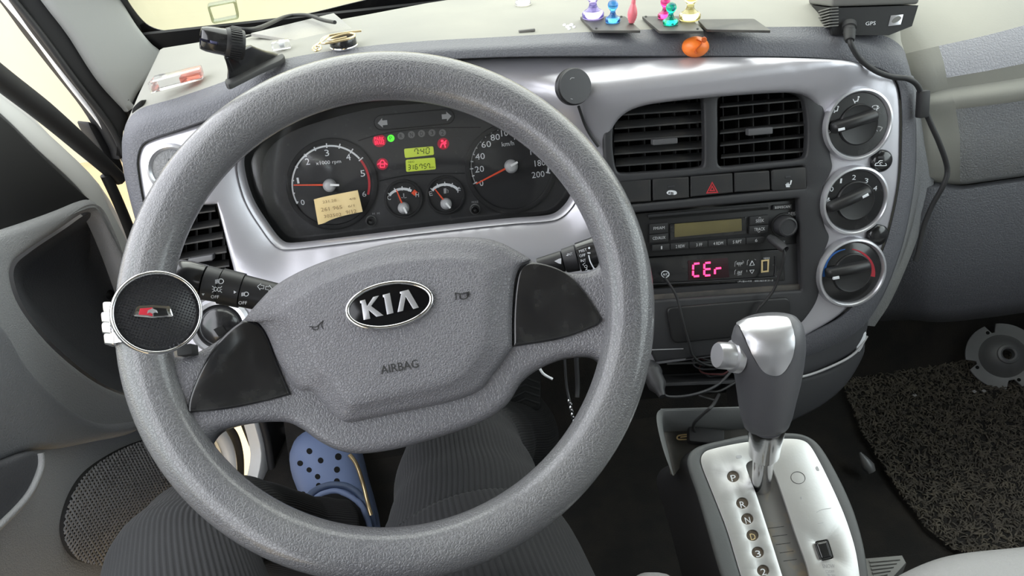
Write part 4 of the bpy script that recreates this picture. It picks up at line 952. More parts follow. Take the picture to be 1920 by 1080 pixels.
# ------------------------------------------------------------------ climate dials
def Zk(x, y): return (1480+x/2.296, 130+y/2.296)
def dial(label, c, ro, a, b, tip_end, faceprint):
    d = empty('climate_dial', PD.hit(*c, 0), label, 'dial', 'climate dials on the silver fascia')
    o = PD.hit(*c, 0); s_ = depth_of(o)/FPX; R = ro*s_
    lathe('dial_bezel', [(R*1.03, -.004), (R*1.02, .006), (R*.985, .0095), (R*.93, .0100), (R*.895, .0085), (R*.88, .005)], o, PD.N, 'silver_bright', d, 56)
    fp = lathe('dial_face', [(0, .0062), (R*.86, .0062), (R*.885, .0055)], o, PD.N, 'gloss_black', d, 56)
    lathe('dial_knob', [(R*.58, .0055), (R*.57, .0078), (R*.54, .0088), (R*.50, .0082), (0, .0082)], o, PD.N, 'black_plastic', d, 48)
    A, B = PD.hit(*a, .018), PD.hit(*b, .018); ax = (B-A).normalized(); sd = PD.N.cross(ax)
    # grip bar, raised and rounded
    rows = []
    for t, wd, h in ((-.01, .30, .3), (0, .75, .7), (.06, 1, .95), (.5, 1, 1), (.94, 1, .95), (1.0, .75, .7), (1.01, .3, .3)):
        p = A.lerp(B, t)-PD.N*.018; row = []
        for k in range(9):
            s2 = pi*k/8; row.append(p+sd*cos(s2)*.0066*wd+PD.N*(.0075+.0115*h*sin(s2)**.6))
        rows.append(row)
    gp = loft('grip', rows, 'black_plastic', d, closed=False, cap0=True, cap1=True, sharp=50)
    P_ = Plane(o+PD.N*.0262, PD.N)
    m0 = Vector(tip_end[0]); m1 = Vector(tip_end[1])
    plate('pointer_mark', PD, band([tuple(m0), tuple(m1)], 5), 'print_white', gp, z=.0188, t=.003, bev=.0004)
    faceprint(d, fp); return d
def man(x, y, s_=1.0, arrow_to=None):
    """seated figure pictogram"""
    L = [EL(x+4*s_, y-5*s_, 1.8*s_, n=10), band([(x+3.5*s_, y-2.5*s_), (x+2*s_, y+3*s_), (x-3*s_, y+4*s_), (x-4*s_, y+7*s_)], 2.0*s_)]
    if arrow_to:
        for (ax_, ay) in arrow_to: L.append(band([(x-7*s_, y-1*s_), (x+ax_*s_, y+ay*s_)], 1.4*s_))
    return L
def fp1(d, fp):
    z = .0066
    plates('dial_icon', PD, man(*Zk(178, 262), .95, [(-2, 1)]), 'print_white', fp, z=z, t=.0004, bev=0)
    plates('dial_icon', PD, man(*Zk(202, 172), .95, [(-2, -4), (-3, 2)]), 'print_white', fp, z=z, t=.0004, bev=0)
    plates('dial_icon', PD, man(*Zk(290, 130), .95, [(-4, 5)]), 'print_white', fp, z=z, t=.0004, bev=0)
    plates('dial_icon', PD, man(*Zk(372, 170), .95, [(-2, 1)])+[band(EL(*Zk(372, 163), 6.5, 3.5, n=16), 1.0)], 'print_white', fp, z=z, t=.0004, bev=0)
    x, y = Zk(385, 260); plates('dial_icon', PD, [band(S([(x-7, y-3), (x, y-6), (x+7, y-4)], 4, False), 1.4), band([(x-7, y-3), (x-2, y+3)], 1.4), band([(x+7, y-4), (x+2, y+3)], 1.4)], 'print_grey', fp, z=z, t=.0004, bev=0)
def fp2(d, fp):
    texts('dial_numbers', [('0', *Zk(181, 516), 6.5, 9, 0), ('1', *Zk(221, 480), 3.4, 9, 0), ('2', *Zk(277, 465), 7, 9, 0), ('3', *Zk(330, 479), 7, 9, 0), ('4', *Zk(368, 512), 7, 9, 0)], PD, 'print_white', fp, z=.0064)
    x, y = Zk(167, 564); plates('fan_icon', PD, [EL(x+3.2*cos(t), y+3.2*sin(t), 2.6, 1.5, math.degrees(t), 10) for t in (.3, .3+pi/2, .3+pi, .3+1.5*pi)], 'print_white', fp, z=.0066, t=.0004, bev=0)
def fp3(d, fp):
    c = Zk(256, 872); r = 46
    def arc(a0, a1, w0, w1, n=16): return band([(c[0]+r*cos(radians(a0+(a1-a0)*k/n)), c[1]+r*.93*sin(radians(a0+(a1-a0)*k/n))) for k in range(n+1)], [w0+(w1-w0)*k/n for k in range(n+1)])
    plates('cold_band', PD, [arc(168, 262, 8, 1.5)], 'tape_blue', fp, z=.0066, t=.0004, bev=0)
    plates('hot_band', PD, [arc(12, -82, 8, 1.5)], 'tape_red', fp, z=.0066, t=.0004, bev=0)
dial('climate dial with air direction symbols, topmost of the three', Zk(283, 236), 66.5, Zk(198, 258), Zk(392, 196), (Zk(212, 261), Zk(240, 255)), fp1)
dial('climate dial with fan speed numbers 0 to 4, middle of the three', Zk(270, 562), 64.5, Zk(180, 605), Zk(360, 525), (Zk(316, 551), Zk(342, 538)), fp2)
dial('climate dial with a blue and red temperature band, lowest of the three', Zk(256, 870), 66, Zk(174, 886), Zk(358, 850), (Zk(190, 901), Zk(216, 896)), fp3)
def rbutton(label, x, y, r):
    o = PD.hit(x, y, 0); s_ = r*depth_of(o)/FPX
    b = lathe('push_button', [(s_*1.06, -.004), (s_*1.05, .003), (s_*.98, .0045), (s_*.8, .0068), (s_*.4, .0080), (0, .0084)], o, PD.N, 'gloss_black', None, 36, sharp=0)
    return tag(b, label, 'button', 'round push buttons between the climate dials')
b = rbutton('round black button with a recirculation symbol', *Zk(392, 393), 20)
x, y = Zk(394, 405)
plates('car_icon', PD, [band(S([(x-11, y+4), (x-9, y), (x-5, y-1), (x-2, y-5), (x+4, y-5), (x+8, y-1), (x+10, y+4), (x-11, y+4)], 3, False), 1.2), band(S([(x+3, y-1), (x, y-2), (x-2, y+1), (x+1, y+2)], 3, False), 1)], 'print_white', b, z=.0082, t=.0004, bev=0)
plate('indicator', PD, RQ([(x-5, y-13), (x+6, y-14), (x+6, y-10), (x-5, y-9)], 1.5), 'bezel_grey', b, z=.0083, t=.001, bev=0)
rbutton('plain round black button between the middle and lowest dial', *Zk(374, 712), 20)

# ------------------------------------------------------------------ stalks on the steering column
def stalk(name, label, A, B, prof, m='black_plastic'):
    s_ = empty(name, A, label, 'stalk'); ax = (B-A).normalized(); L = (B-A).length
    for nm, mm, pts in prof: lathe(nm, [(r, t*L) for t, r in pts], A, ax, mm, s_, 32)
    return s_, ax, L
A, B = at(530, 562, .615), at(322, 516, .60)
s_, ax, L = stalk('indicator_stalk', 'black light and indicator stalk left of the wheel hub', A, B,
    [('stalk_arm', 'black_plastic', [(0, 0), (0, .0125), (.365, .0135), (.37, .0120)]),
     ('fog_ring', 'black_plastic', [(.37, .0120), (.372, .0146), (.56, .0150), (.565, .0135)]),
     ('light_ring', 'bezel_grey', [(.57, .0130), (.572, .0138), (.70, .0143), (.705, .0130)]),
     ('stalk_tip', 'gloss_black', [(.71, .0130), (.715, .0145), (.85, .0150), (.95, .0140), (1.0, .0105), (1.02, .004), (1.02, 0)])])
axp = A.lerp(B, .4); nf = (CAM-axp); nf = (nf-ax*nf.dot(ax)).normalized()
PST = Plane(axp+nf*.0158, nf, -ax)
Z1p = lambda x, y: (180+x/4.908, 480+y/4.908)
texts('stalk_lettering', [('OFF', *Z1p(1094, 376), 15, 6, 2), ('OFF', *Z1p(1350, 431), 16, 6, 0)], PST, 'print_white', s_)
def beam(x, y, s2):
    return [band(S([(x+0, y-4*s2), (x+5*s2, y-4*s2), (x+8*s2, y), (x+5*s2, y+4*s2), (x, y+4*s2), (x-1*s2, y), (x, y-4*s2)], 3, False), 1.2)]+[band([(x-2*s2, y+k*s2), (x-8*s2, y+k*s2+1)], 1.0) for k in (-3, -1, 1, 3)]
plates('lamp_icons', PST, beam(*Z1p(1135, 232), 1.0)+beam(*Z1p(1370, 350), .85)+[band(EL(Z1p(1098, 305)[0], Z1p(1098, 305)[1], 2.4, 4, n=12), 1.1), band(EL(Z1p(1130, 308)[0], Z1p(1130, 308)[1], 2.4, 4, n=12), 1.1)]+
       [band([(Z1p(1085, 305)[0], Z1p(1085, 305)[1]+k), (Z1p(1068, 305)[0], Z1p(1068, 305)[1]+2*k)], 1) for k in (-3, 0, 3)]+[band([(Z1p(1143, 308)[0], Z1p(1143, 308)[1]+k), (Z1p(1158, 308)[0], Z1p(1158, 308)[1]+2*k)], 1) for k in (-3, 0, 3)], 'print_white', s_, z=0, t=.0004, bev=0)
ar = lambda x, y, s2, ang: arrow(x, y, s2, ang)
plates('direction_arrows', PST, [band(ar(*Z1p(1515, 283), 6, 8)+[ar(*Z1p(1515, 283), 6, 8)[0]], 1), band(ar(*Z1p(1590, 297), 6, 188)+[ar(*Z1p(1590, 297), 6, 188)[0]], 1)], 'print_white', s_, z=-.001, t=.0004, bev=0)
plates('ring_pointer', PST, [[Z1p(1268, 318), Z1p(1292, 333), Z1p(1268, 346)], [Z1p(972, 345), Z1p(998, 345), Z1p(985, 365)]], 'print_white', s_, z=0, t=.0004, bev=0)
A, B = at(1010, 502, .62), at(1200, 452, .61)
s_, ax, L = stalk('wiper_stalk', 'black wiper stalk right of the wheel hub', A, B,
    [('stalk_arm', 'black_plastic', [(0, 0), (0, .0080), (.24, .0092), (.245, .0088)]),
     ('interval_ring', 'bezel_grey', [(.25, .0090), (.255, .0102), (.38, .0112), (.385, .0105)]),
     ('mode_ring', 'gloss_black', [(.39, .0108), (.395, .0122), (.56, .0135), (.64, .0142)]),
     ('stalk_tip', 'black_plastic', [(.64, .0142), (.72, .0148), (.9, .0150), (1.0, .012), (1.02, 0)])])
axp = A.lerp(B, .5); nf = (CAM-axp); nf = (nf-ax*nf.dot(ax)).normalized()
PST2 = Plane(axp+nf*.0146, nf, ax)
Z9 = lambda x, y: (960+x/6.857, 420+y/6.857)
texts('stalk_lettering', [('INT', *Z9(745, 388), 10, 4.6, -14), ('MIST', *Z9(912, 340), 15, 5, -14), ('OFF', *Z9(905, 405), 11.5, 5, -12), ('INT', *Z9(915, 470), 10, 5, -8), ('LO', *Z9(942, 535), 9.5, 6, 55), ('HI', *Z9(975, 595), 8, 5, 40)], PST2, 'print_white', s_)
plates('stalk_marks', PST2, [[Z9(545, 478), Z9(600, 448), Z9(632, 440), Z9(632, 515), Z9(600, 508)], [Z9(692, 405), Z9(715, 395), Z9(715, 412)], band(S([Z9(985, 400), Z9(1005, 480), Z9(1040, 550), Z9(1060, 575)], 4, False), 2.2), [Z9(1035, 575), Z9(1082, 565), Z9(1070, 605)], [Z9(975, 310), Z9(992, 292), Z9(1008, 308), Z9(992, 325)], rect(*Z9(970, 365), *Z9(1008, 380)), band([Z9(1215, 318), Z9(1180, 330), Z9(1210, 372)], 2), band([Z9(1215, 425), Z9(1198, 430), Z9(1205, 445)], 2)], 'print_white', s_, z=0, t=.0004, bev=0)
plate('lock_surround', PD, S([(318, 600), (345, 575), (400, 566), (460, 570), (510, 620), (500, 700), (400, 705), (340, 672)], 5), 'silver_paint', dash, z=.004, t=.012, bev=.004, seg=3)
# ignition lock left of the column
ig = empty('ignition_lock', PD.hit(413, 612, .01), 'round black ignition lock in a silver collar below the indicator stalk', 'ignition lock')
o = PD.hit(413, 612, .012)
lathe('collar', [(.034, -.02), (.032, 0), (.0285, .004), (.0245, .003), (.0235, -.002)], o, PD.N+Vector((.1, 0, .2)), 'silver_bright', ig, 40)
lathe('lock_face', [(.024, -.004), (.0225, .002), (.017, .0075), (.008, .0105), (0, .011)], o, PD.N+Vector((.1, 0, .2)), 'gloss_black', ig, 40, sharp=0)
plate('key_slot', PD, [(400, 618), (416, 610), (424, 622), (410, 632)], 'deep_black', ig, z=.024, t=.01, bev=.0005)
# ------------------------------------------------------------------ helpers that lay things on surfaces
from mathutils.bvhtree import BVHTree
def bvh_of(*objs):
    vs_, fs = [], []
    for o in objs:
        b = len(vs_); w_ = world_of(o); vs_ += [v.co+w_ for v in o.data.vertices]; fs += [[b+i for i in p.vertices] for p in o.data.polygons]
    return BVHTree.FromPolygons(vs_, fs)
def cast(tree, x, y):
    d = (CF+(x-960)/FPX*CR+(540-y)/FPX*CU).normalized(); h = tree.ray_cast(CAM, d)
    if h[0] is None: return None, None
    n = h[1]
    if n.dot(d) > 0: n = -n
    return h[0], n
def down(tree, p):
    h = tree.ray_cast(Vector((p[0], p[1], 2)), Vector((0, 0, -1))); return h[0]
def drape(name, tree, outer, mat_, parent, off=.0006, grid=6, th=.001):
    """a thin cover that follows the surface under a px outline"""
    vs_ = [Vector(p) for p in outer]; n = len(vs_); es = [(i, (i+1) % n) for i in range(n)]
    x0 = min(p[0] for p in outer); x1 = max(p[0] for p in outer); y0 = min(p[1] for p in outer); y1 = max(p[1] for p in outer)
    x = x0+grid*.5
    while x < x1:
        y = y0+grid*.5
        while y < y1:
            if inside((x, y), outer) and min((x-q.x)**2+(y-q.y)**2 for q in vs_[:n]) > (grid*.35)**2: vs_.append(Vector((x, y)))
            y += grid
        x += grid
    vo, eo, fo, *_ = delaunay_2d_cdt(vs_, es, [], 0, 1e-6)
    bm = bmesh.new(); T = []; B_ = []
    for p in vo:
        h, nn = cast(tree, p[0], p[1])
        if h is None: T.append(None); B_.append(None); continue
        T.append(bm.verts.new(h+nn*off)); B_.append(bm.verts.new(h+nn*(off-th)))
    for f_ in fo:
        c = (sum(vo[i][0] for i in f_)/3, sum(vo[i][1] for i in f_)/3)
        if inside(c, outer) and all(T[i] for i in f_):
            bm.faces.new([T[i] for i in f_])
    ed = [e for e in bm.edges if e.is_boundary]
    idx = {v: k for k, v in enumerate(T) if v}
    for e in list(ed):
        a, b = e.verts; bm.faces.new((a, b, B_[idx[b]], B_[idx[a]]))
    for v in [v for v in bm.verts if not v.link_faces]: bm.verts.remove(v)
    return link(name, bm, mat_, parent, sharp=60)

pt_ = bvh_of(pad)
for hq in HORN1: drape('horn_mark', pt_, hq, 'print_dark', pad, .0004, 50, .0006)

# ------------------------------------------------------------------ lower centre console below the stereo
lowm = mat('lower_grey', (.055, .056, .062), .5, bump=('n', 600, .1))
plate('lower_panel', PD, S([(1478, 640, 1), (1520, 622), (1580, 590), (1640, 600, 1), (1632, 636), (1604, 668), (1540, 700), (1480, 718), (1400, 724, 1), (1380, 700), (1376, 640, 1)], 5), lowm, dash, z=-.004, t=.04, bev=.006, seg=3, grid=.02, surf=lambda u, v: -.12*max(0, u-.36)**1.0*.5)
tube('panel_seam', [PD.hit(1395, 716, .006), PD.hit(1450, 712, .006), PD.hit(1510, 705, .002), PD.hit(1570, 682, -.004), PD.hit(1605, 660, -.010), PD.hit(1626, 630, -.014)], .0016, 'print_grey', dash, 8)
plate('lower_skirt', PD, S([(1380, 722, 1), (1450, 716), (1510, 708), (1570, 686), (1625, 640, 1), (1622, 668), (1590, 722), (1540, 765), (1470, 800, 1), (1390, 805, 1)], 5), lowm, dash, z=-.018, t=.04, bev=.006, seg=3)
plate('torn_clip', PD, S([(1606, 640), (1624, 622), (1620, 645), (1610, 660)], 4), 'print_white', dash, z=-.012, t=.004, bev=.0006)
# open shelf with coiled wires
plate('shelf_back', PD, [(1190, 660), (1372, 636), (1372, 735), (1190, 750)], 'deep_black', dash, z=-.06, t=.004, bev=0)
slab('shelf_lip', PD, (1250, 682), (1372, 678), -.005, (1250, 672), (1372, 668), -.05, .003, 'black_plastic', dash)
slab('shelf_floor', PD, (1230, 722), (1385, 716), .0, (1240, 704), (1380, 698), -.055, .004, 'bezel_grey', dash)
slab('shelf_rail', PD, (1222, 655), (1282, 653), .004, (1222, 651), (1282, 649), -.004, .003, 'print_grey', dash)
box('relay_box', PD.hit(1318, 652, -.015), PD.U, PD.V, PD.N, .055, .012, .03, 'black_plastic', dash, bev=.001)
wc_ = tag(empty('wire_coil', PD.hit(1330, 700, -.01)), 'tangle of thin dark wires coiled on the open shelf beside the gear knob', 'wire')
mat('wire_red', (.10, .03, .03), .5); rnd = random.Random(3)
for k in range(7):
    cx, cy = 1332+rnd.uniform(-10, 14), 678+rnd.uniform(-14, 16); pts = []
    for i in range(13):
        t = 2*pi*i/12*(.9+.1*k/7); pts.append(PD.hit(cx+(26+4*rnd.random())*cos(t), cy+(11+3*rnd.random())*sin(t), -.012+.006*sin(t+k)))
    tube('wire_loop', pts, .0011, 'wire_red' if k in (1, 4) else ('rubber' if k % 2 else 'bezel_grey'), wc_, 6, 4)
tube('wire_lead', [PD.hit(1246, 520, .006), PD.hit(1268, 555, .010), PD.hit(1280, 600, .014), PD.hit(1291, 640, .012), PD.hit(1300, 668, .006), PD.hit(1325, 684, -.002), PD.hit(1360, 686, -.004)], .0015, 'rubber', wc_, 8)
lg = empty('lighter_plug', PD.hit(1225, 720, .01), 'grey lighter-socket plug with a cord beside the wheel rim', 'plug')
pa, pb = PD.hit(1218, 690, .0), PD.hit(1238, 735, .03)
lathe('plug_body', [(0, -.01), (.008, -.01), (.011, .0), (.0125, .004), (.0125, .010), (.011, .013), (.011, .026), (.006, .034), (.004, .042), (0, .042)], pa, pb-pa, 'bezel_grey', lg, 20)
tube('plug_cord', [pb, PD.hit(1256, 744, .03), PD.hit(1300, 740, .028), PD.hit(1345, 722, .02), PD.hit(1376, 690, .01)], .0018, 'bezel_grey', lg, 8)
ch = tag(tube('charger_cord', [PD.hit(1380, 716, .012), PD.hit(1350, 733, .02), PD.hit(1325, 735, .02), PD.hit(1312, 742, .02), PD.hit(1345, 752, .03)], .0015, 'rubber', None, 8), 'short dark cord lying below the open shelf beside the gear knob', 'cable')

# ------------------------------------------------------------------ gear console
_g = radians(28)
PG = Plane(at(1460, 900, .78), (0, -sin(_g), cos(_g)), (1, 0, 0))
Zg = lambda x, y: (1200+x/3.375, 760+y/3.375)
gc = empty('gear_console', PG.hit(1460, 1000, -.12), 'gear console with a brushed silver plate marked P R N D 3 2', 'gear console')
ho = S([Zg(*p) for p in [(305, 345), (330, 285), (400, 246), (560, 208), (690, 182), (920, 170), (1030, 180), (1110, 220), (1170, 290), (1240, 410), (1310, 550), (1370, 700), (1420, 880), (1452, 1080), (1468, 1250), (1300, 1330), (800, 1340), (600, 1260), (520, 1080), (440, 810), (370, 570), (318, 420)]], 5)
pl_o = S([Zg(*p) for p in [(386, 350), (396, 312), (430, 284), (560, 252), (690, 230), (860, 213), (980, 212), (1042, 226), (1082, 262), (1130, 342), (1190, 460), (1260, 612), (1312, 742), (1362, 905), (1392, 1080), (1405, 1200), (1250, 1270), (800, 1285), (700, 1240), (640, 1080), (560, 815), (500, 655), (438, 500), (398, 400)]], 5)
side = []
for z, gx in ((-.13, 1.12), (-.10, 1.06), (-.02, 1.015), (-.005, 1.0)):
    c = Vector(Zg(880, 760)); side.append([PG.hit(c.x+(x-c.x)*1.0, c.y+(y-c.y)*1.0, 0)+PG.N*z+(PG.hit(x, y)-PG.hit(*c))*(gx-1) for x, y in ho])
loft('console_body', side, 'bezel_grey', gc, sharp=60)
conm = mat('console_grey', (.12, .125, .125), .6, bump=('n', 500, .15))
plate('console_rim', PG, ho, conm, gc, holes=[pl_o], z=.0, t=.008, bev=.004, seg=3)
slot = S([Zg(*p) for p in [(672, 390), (690, 356), (740, 344), (800, 352), (838, 392), (900, 560), (980, 800), (1060, 1030), (1075, 1160), (1000, 1200), (930, 1160), (900, 1075), (820, 820), (735, 560)]], 5)
lets = [('P', 590, 450), ('R', 648, 618), ('N', 680, 718), ('D', 713, 822), ('3', 746, 930), ('2', 780, 1045)]
wins = [EL(*Zg(x, y), 11.6, 10.6, 8, 24) for _, x, y in lets]
snow = RQ([Zg(1106, 862), Zg(1190, 846), Zg(1228, 968), Zg(1148, 984)], 4)
gp = plate('gear_plate', PG, pl_o, 'plate_alu', gc, holes=[slot]+wins+[snow], z=-.0015, t=.003, bev=.0005)
gatem = mat('gate_grey', (.16, .155, .145), .7, var=(60, (.25, .20, .13), .55, .8))
plate('gate_cover', PG, S([Zg(*p) for p in [(650, 340), (850, 340), (1100, 1160), (1000, 1230), (890, 1190), (700, 500)]], 3), gatem, gc, z=-.010, t=.003, bev=0)
loft('gate_wall', [[PG.hit(*p, -.0042) for p in slot], [PG.hit(*p, -.012) for p in slot]], 'matt_black', gc)
for k in range(5):
    plate('gate_joint', PG, band([Zg(812+24*k, 778+52*k), Zg(912+20*k, 766+52*k)], .9), 'matt_black', gc, z=-.0098, t=.0006, bev=0)
wm = mat('window_brown', (.085, .065, .045), .4, var=(300, (.16, .13, .10), .5, .7))
for (ch_, x, y), wv in zip(lets, wins):
    pw = plate('position_window', PG, EL(*Zg(x, y), 12.4, 11.4, 8, 24), wm, gc, z=-.0032, t=.003, bev=0)
    texts('position_letter', [(ch_, *Zg(x+4, y+10), 9.5, 11.5, -8)], PG, 'note_paper' if ch_ == 'D' else 'print_white', pw, z=-.0031)
plates('shift_lock_cover', PG, [band(EL(*Zg(1000, 458), 13.5, 11, 15, 30)+[EL(*Zg(1000, 458), 13.5, 11, 15, 30)[0]], .9)], 'print_dark', gc, z=-.0012, t=.0004, bev=0)
sb = plate('snow_button', PG, RQ([Zg(1112, 868), Zg(1188, 852), Zg(1222, 962), Zg(1150, 976)], 4), 'gloss_black', gc, z=.0035, t=.012, bev=.0025, seg=3)
texts('button_lettering', [('SNOW', *Zg(1195, 1018), 23, 7, -1), ('\u25a1OFF', *Zg(1205, 1052), 16, 5.5, -1), ('\u25a0ON', *Zg(1212, 1076), 14, 5, -1)], PG, 'print_grey', gc, z=-.0013)
plates('scratch', PG, [band(S([Zg(1120, 676), Zg(1150, 660), Zg(1210, 650)], 4, False), .9), band([Zg(1125, 748), Zg(1160, 742)], .7), S([Zg(610, 318), Zg(640, 316), Zg(642, 332), Zg(612, 335)], 3), S([Zg(1015, 578), Zg(1024, 580), Zg(1020, 595)], 3), S([Zg(1112, 395), Zg(1122, 385), Zg(1135, 412), Zg(1120, 412)], 3)], 'print_grey', gc, z=-.0012, t=.0004, bev=0)
# storage bin in front of the plate, with a paper clip and a plug in it
binm = mat('bin_dust', (.085, .08, .072), .85, var=(30, (.13, .12, .105), .4, .7))
PB = PG.shifted(-.035)
plate('bin_floor', PB, [Zg(140, 150), Zg(720, 130), Zg(720, 260), Zg(420, 270), Zg(300, 330), Zg(215, 445), Zg(196, 436)], binm, gc, z=0, t=.003, bev=.0005)
slab('bin_back', PG, Zg(130, 28), Zg(900, 8), .012, Zg(150, 158), Zg(900, 130), -.034, .003, conm, gc)
loft('bin_rim', [[PG.hit(*Zg(*p), z) for p in S([(640, 14), (300, 20), (150, 22), (108, 50), (110, 130), (150, 290), (208, 445)], 5, False)] for z in (.010, .013)]+[[PG.hit(*Zg(*p), .011) for p in S([(640, 34), (300, 42), (165, 48), (140, 70), (142, 140), (172, 280), (212, 440)], 5, False)]]+[[PG.hit(*Zg(*p), -.03) for p in S([(660, 150), (330, 162), (185, 166), (152, 170), (158, 200), (182, 300), (212, 440)], 5, False)]], conm, gc, closed=False, sharp=60)
clip = tag(tube('paper_clip', [PB.hit(*Zg(*p), .003) for p in [(350, 182), (260, 188), (236, 200), (250, 216), (350, 210), (362, 200), (345, 194), (270, 200), (256, 204)]], .0009, 'note_paper', None, 6, 6), 'brass paper clip lying in the bin before the gear plate', 'paper clip')
ub_ = empty('usb_plug', PB.hit(*Zg(410, 205), .002), 'black plug with a cord lying in the bin before the gear plate', 'plug')
box('plug_shell', PB.hit(*Zg(415, 200), .010), (PB.hit(*Zg(460, 210))-PB.hit(*Zg(370, 200))).normalized(), PB.N.cross((PB.hit(*Zg(460, 210))-PB.hit(*Zg(370, 200))).normalized()), PB.N, .04, .018, .014, 'rubber', ub_, bev=.003)
tube('plug_cord', [PB.hit(*Zg(372, 192), .012), PB.hit(*Zg(340, 150), .02), PG.hit(*Zg(345, 110), 0), PG.hit(*Zg(400, 55), .02), PG.hit(*Zg(460, 0), .03), PD.hit(1348, 740, .03)], .0018, 'rubber', ub_, 8)

# ------------------------------------------------------------------ gear lever
gl = empty('gear_lever', PG.hit(1427, 915, -.01), 'gear lever with a grey and silver knob on a chrome shaft', 'gear lever')
b0 = PG.hit(1427, 912, -.012); k0 = at(1437, 800, .700); ax = (k0-b0).normalized(); L = (k0-b0).length
lathe('shaft', [(0, 0), (.0098, 0), (.0104, L*.55), (.0104, L*.62)], b0, ax, 'chrome_worn', gl, 32)
lathe('shaft_collar', [(.0104, L*.56), (.0135, L*.57), (.0150, L*.60), (.0155, L*.75), (.0175, L*1.02), (.017, L*1.06), (0, L*1.06)], b0, ax, 'chrome_worn', gl, 36, sharp=20)
krows = []
for y, cx, hw, dp, th_ in ((800, 1437, 36, .700, .8), (795, 1437, 41.5, .699, .84), (778, 1437.5, 47, .693, .86), (750, 1438, 52.5, .685, .88), (715, 1440, 59, .675, .9), (685, 1440, 64, .667, .9), (655, 1440, 67.5, .659, .88), (632, 1440, 67, .653, .84), (615, 1440, 63, .649, .76), (604, 1440, 55, .647, .64), (597, 1441, 42, .646, .46), (593.5, 1441, 22, .646, .22)):
    c = at(cx, y, dp); r_ = hw*dp/FPX; tz = (at(1440, 600, .646)-at(1437, 800, .70)).normalized(); xx = (CR-tz*CR.dot(tz)).normalized(); yy = tz.cross(xx)
    krows.append([c+xx*cos(2*pi*k/40)*r_+yy*sin(2*pi*k/40)*r_*th_ for k in range(40)])
kbm = mat('knob_grey', (.105, .105, .115), .45, bump=('n', 900, .15))
kb = link('knob_body', cap_rows(bmesh.new(), [list(r) for r in krows], at(1441, 593, .646)), kbm, gl, sharp=0)
Zt = lambda x, y: (1200+x/3.375, 540+y/3.375)
kt = bvh_of(kb)
drape('knob_cap', kt, S([Zt(*p) for p in [(618, 222), (700, 196), (820, 184), (910, 188), (943, 205), (968, 280), (974, 360), (955, 450), (905, 530), (850, 552), (780, 522), (720, 430), (670, 320), (638, 252)]], 5), 'silver_bright', gl, .0012, 7, .003)
tube('cap_edge', [cast(kt, *Zt(*p))[0] for p in S([(618, 222), (650, 290), (700, 400), (760, 500), (850, 556), (920, 522), (962, 440), (978, 350), (965, 260), (945, 205)], 4, False)], .0007, 'bezel_grey', gl, 6, 1)
bc = at(1376, 668, .655); bx = (-CR+CU*.08-CF*.25).normalized()
lathe('shift_button', [(.0150, -.004), (.0145, .002), (.0122, .003), (.0119, .0150), (.0108, .0168), (0, .0170)], bc, bx, 'silver_bright', gl, 32)
# ------------------------------------------------------------------ things on top of the dashboard
DT = [o for o in bpy.data.objects if o.parent == dash and o.name.split('.')[0] in ('dash_top', 'dash_pad', 'passenger_top', 'corner_strip', 'silver_fascia', 'passenger_panel')]
dt = bvh_of(*DT)
def on_dash(x, y, h=0):
    p, n = cast(dt, x, y); return (p if p is not None else PT.hit(x, y, -.002))+Vector((0, 0, h))
def clear_mat(name, col, rough=.05):
    return mat(name, col, rough, trans=.85, ior=1.45)
for nm, c in (('purple', (.50, .42, .95)), ('blue', (.10, .42, .95)), ('magenta', (.95, .08, .40)), ('green', (.02, .62, .45)), ('yellow', (.95, .85, .42))): clear_mat('pin_'+nm, c)
mat('pin_pink', (.85, .20, .24), .35)
mat('orange_plastic', (.95, .22, .03), .4)
mat('card_black', (.035, .034, .032), .55, var=(20, (.10, .095, .085), .45, .75))
clear_mat('clear_plastic', (.95, .95, .95), .1); clear_mat('clear_red', (.95, .30, .22), .1)
mat('gps_black', (.012, .012, .013), .5); mat('gps_grey', (.16, .16, .15), .6)
mat('gold_wire', (.75, .58, .33), .3, metal=.8)
# three thin dark metal plates
def card(label, q):
    P = [on_dash(*p, .0) for p in q]; zt = max(p.z for p in P)+.0035
    pln = Plane((0, 0, zt), (0, 0, 1), (1, 0, 0))
    o = plate('metal_plate', pln, RQ(q, 3), 'card_black', None, z=0, t=.0026, bev=.0003)
    tag(o, label, 'plate', 'thin dark plates on the dashboard top'); return o, pln
c1, P1 = card('thin dark plate under the purple, blue and pink pins', [(1087, 31), (1172, 30), (1202, 57), (1113, 57)])
c2, P2 = card('thin dark plate under the magenta, green and yellow pins', [(1203, 30), (1292, 30), (1320, 58), (1236, 58)])
c3, P3 = card('bare thin dark plate right of the yellow pin', [(1308, 36), (1414, 35), (1446, 57), (1325, 55)])
for c_, P_, qs in ((c1, P1, [(1118, 53), (1165, 31)]), (c2, P2, [(1308, 54), (1211, 31)])):
    for k, (x, y) in enumerate(qs): plate('hole', P_, EL(x, y, 2.4, 1.6, n=12), 'deep_black', c_, z=.0002, t=.001, bev=0)
def pin(label, P_, x, y, rb, top, m):
    """pawn shaped magnetic pin: broad foot, waist, ball head"""
    o = P_.hit(x, y, 0); r = rb*depth_of(o)/FPX; H = top*r
    prof = [(0, 0), (r*.92, 0), (r, .05*H), (r, .16*H), (r*.86, .22*H), (r*.52, .30*H), (r*.38, .38*H), (r*.33, .46*H), (r*.36, .52*H)]
    for k in range(1, 9):
        t = -pi/2*.75+(pi*.5+pi/2*.75)*k/8; prof.append((r*.70*cos(t)+1e-9, .755*H+.245*H*sin(t)))
    prof[-1] = (0, H)
    b = lathe('magnet_pin', prof, o+Vector((0, 0, .0004)), (0, 0, 1), m, None, 28, sharp=0)
    return tag(b, label, 'pin', 'pins standing on the dark plates')
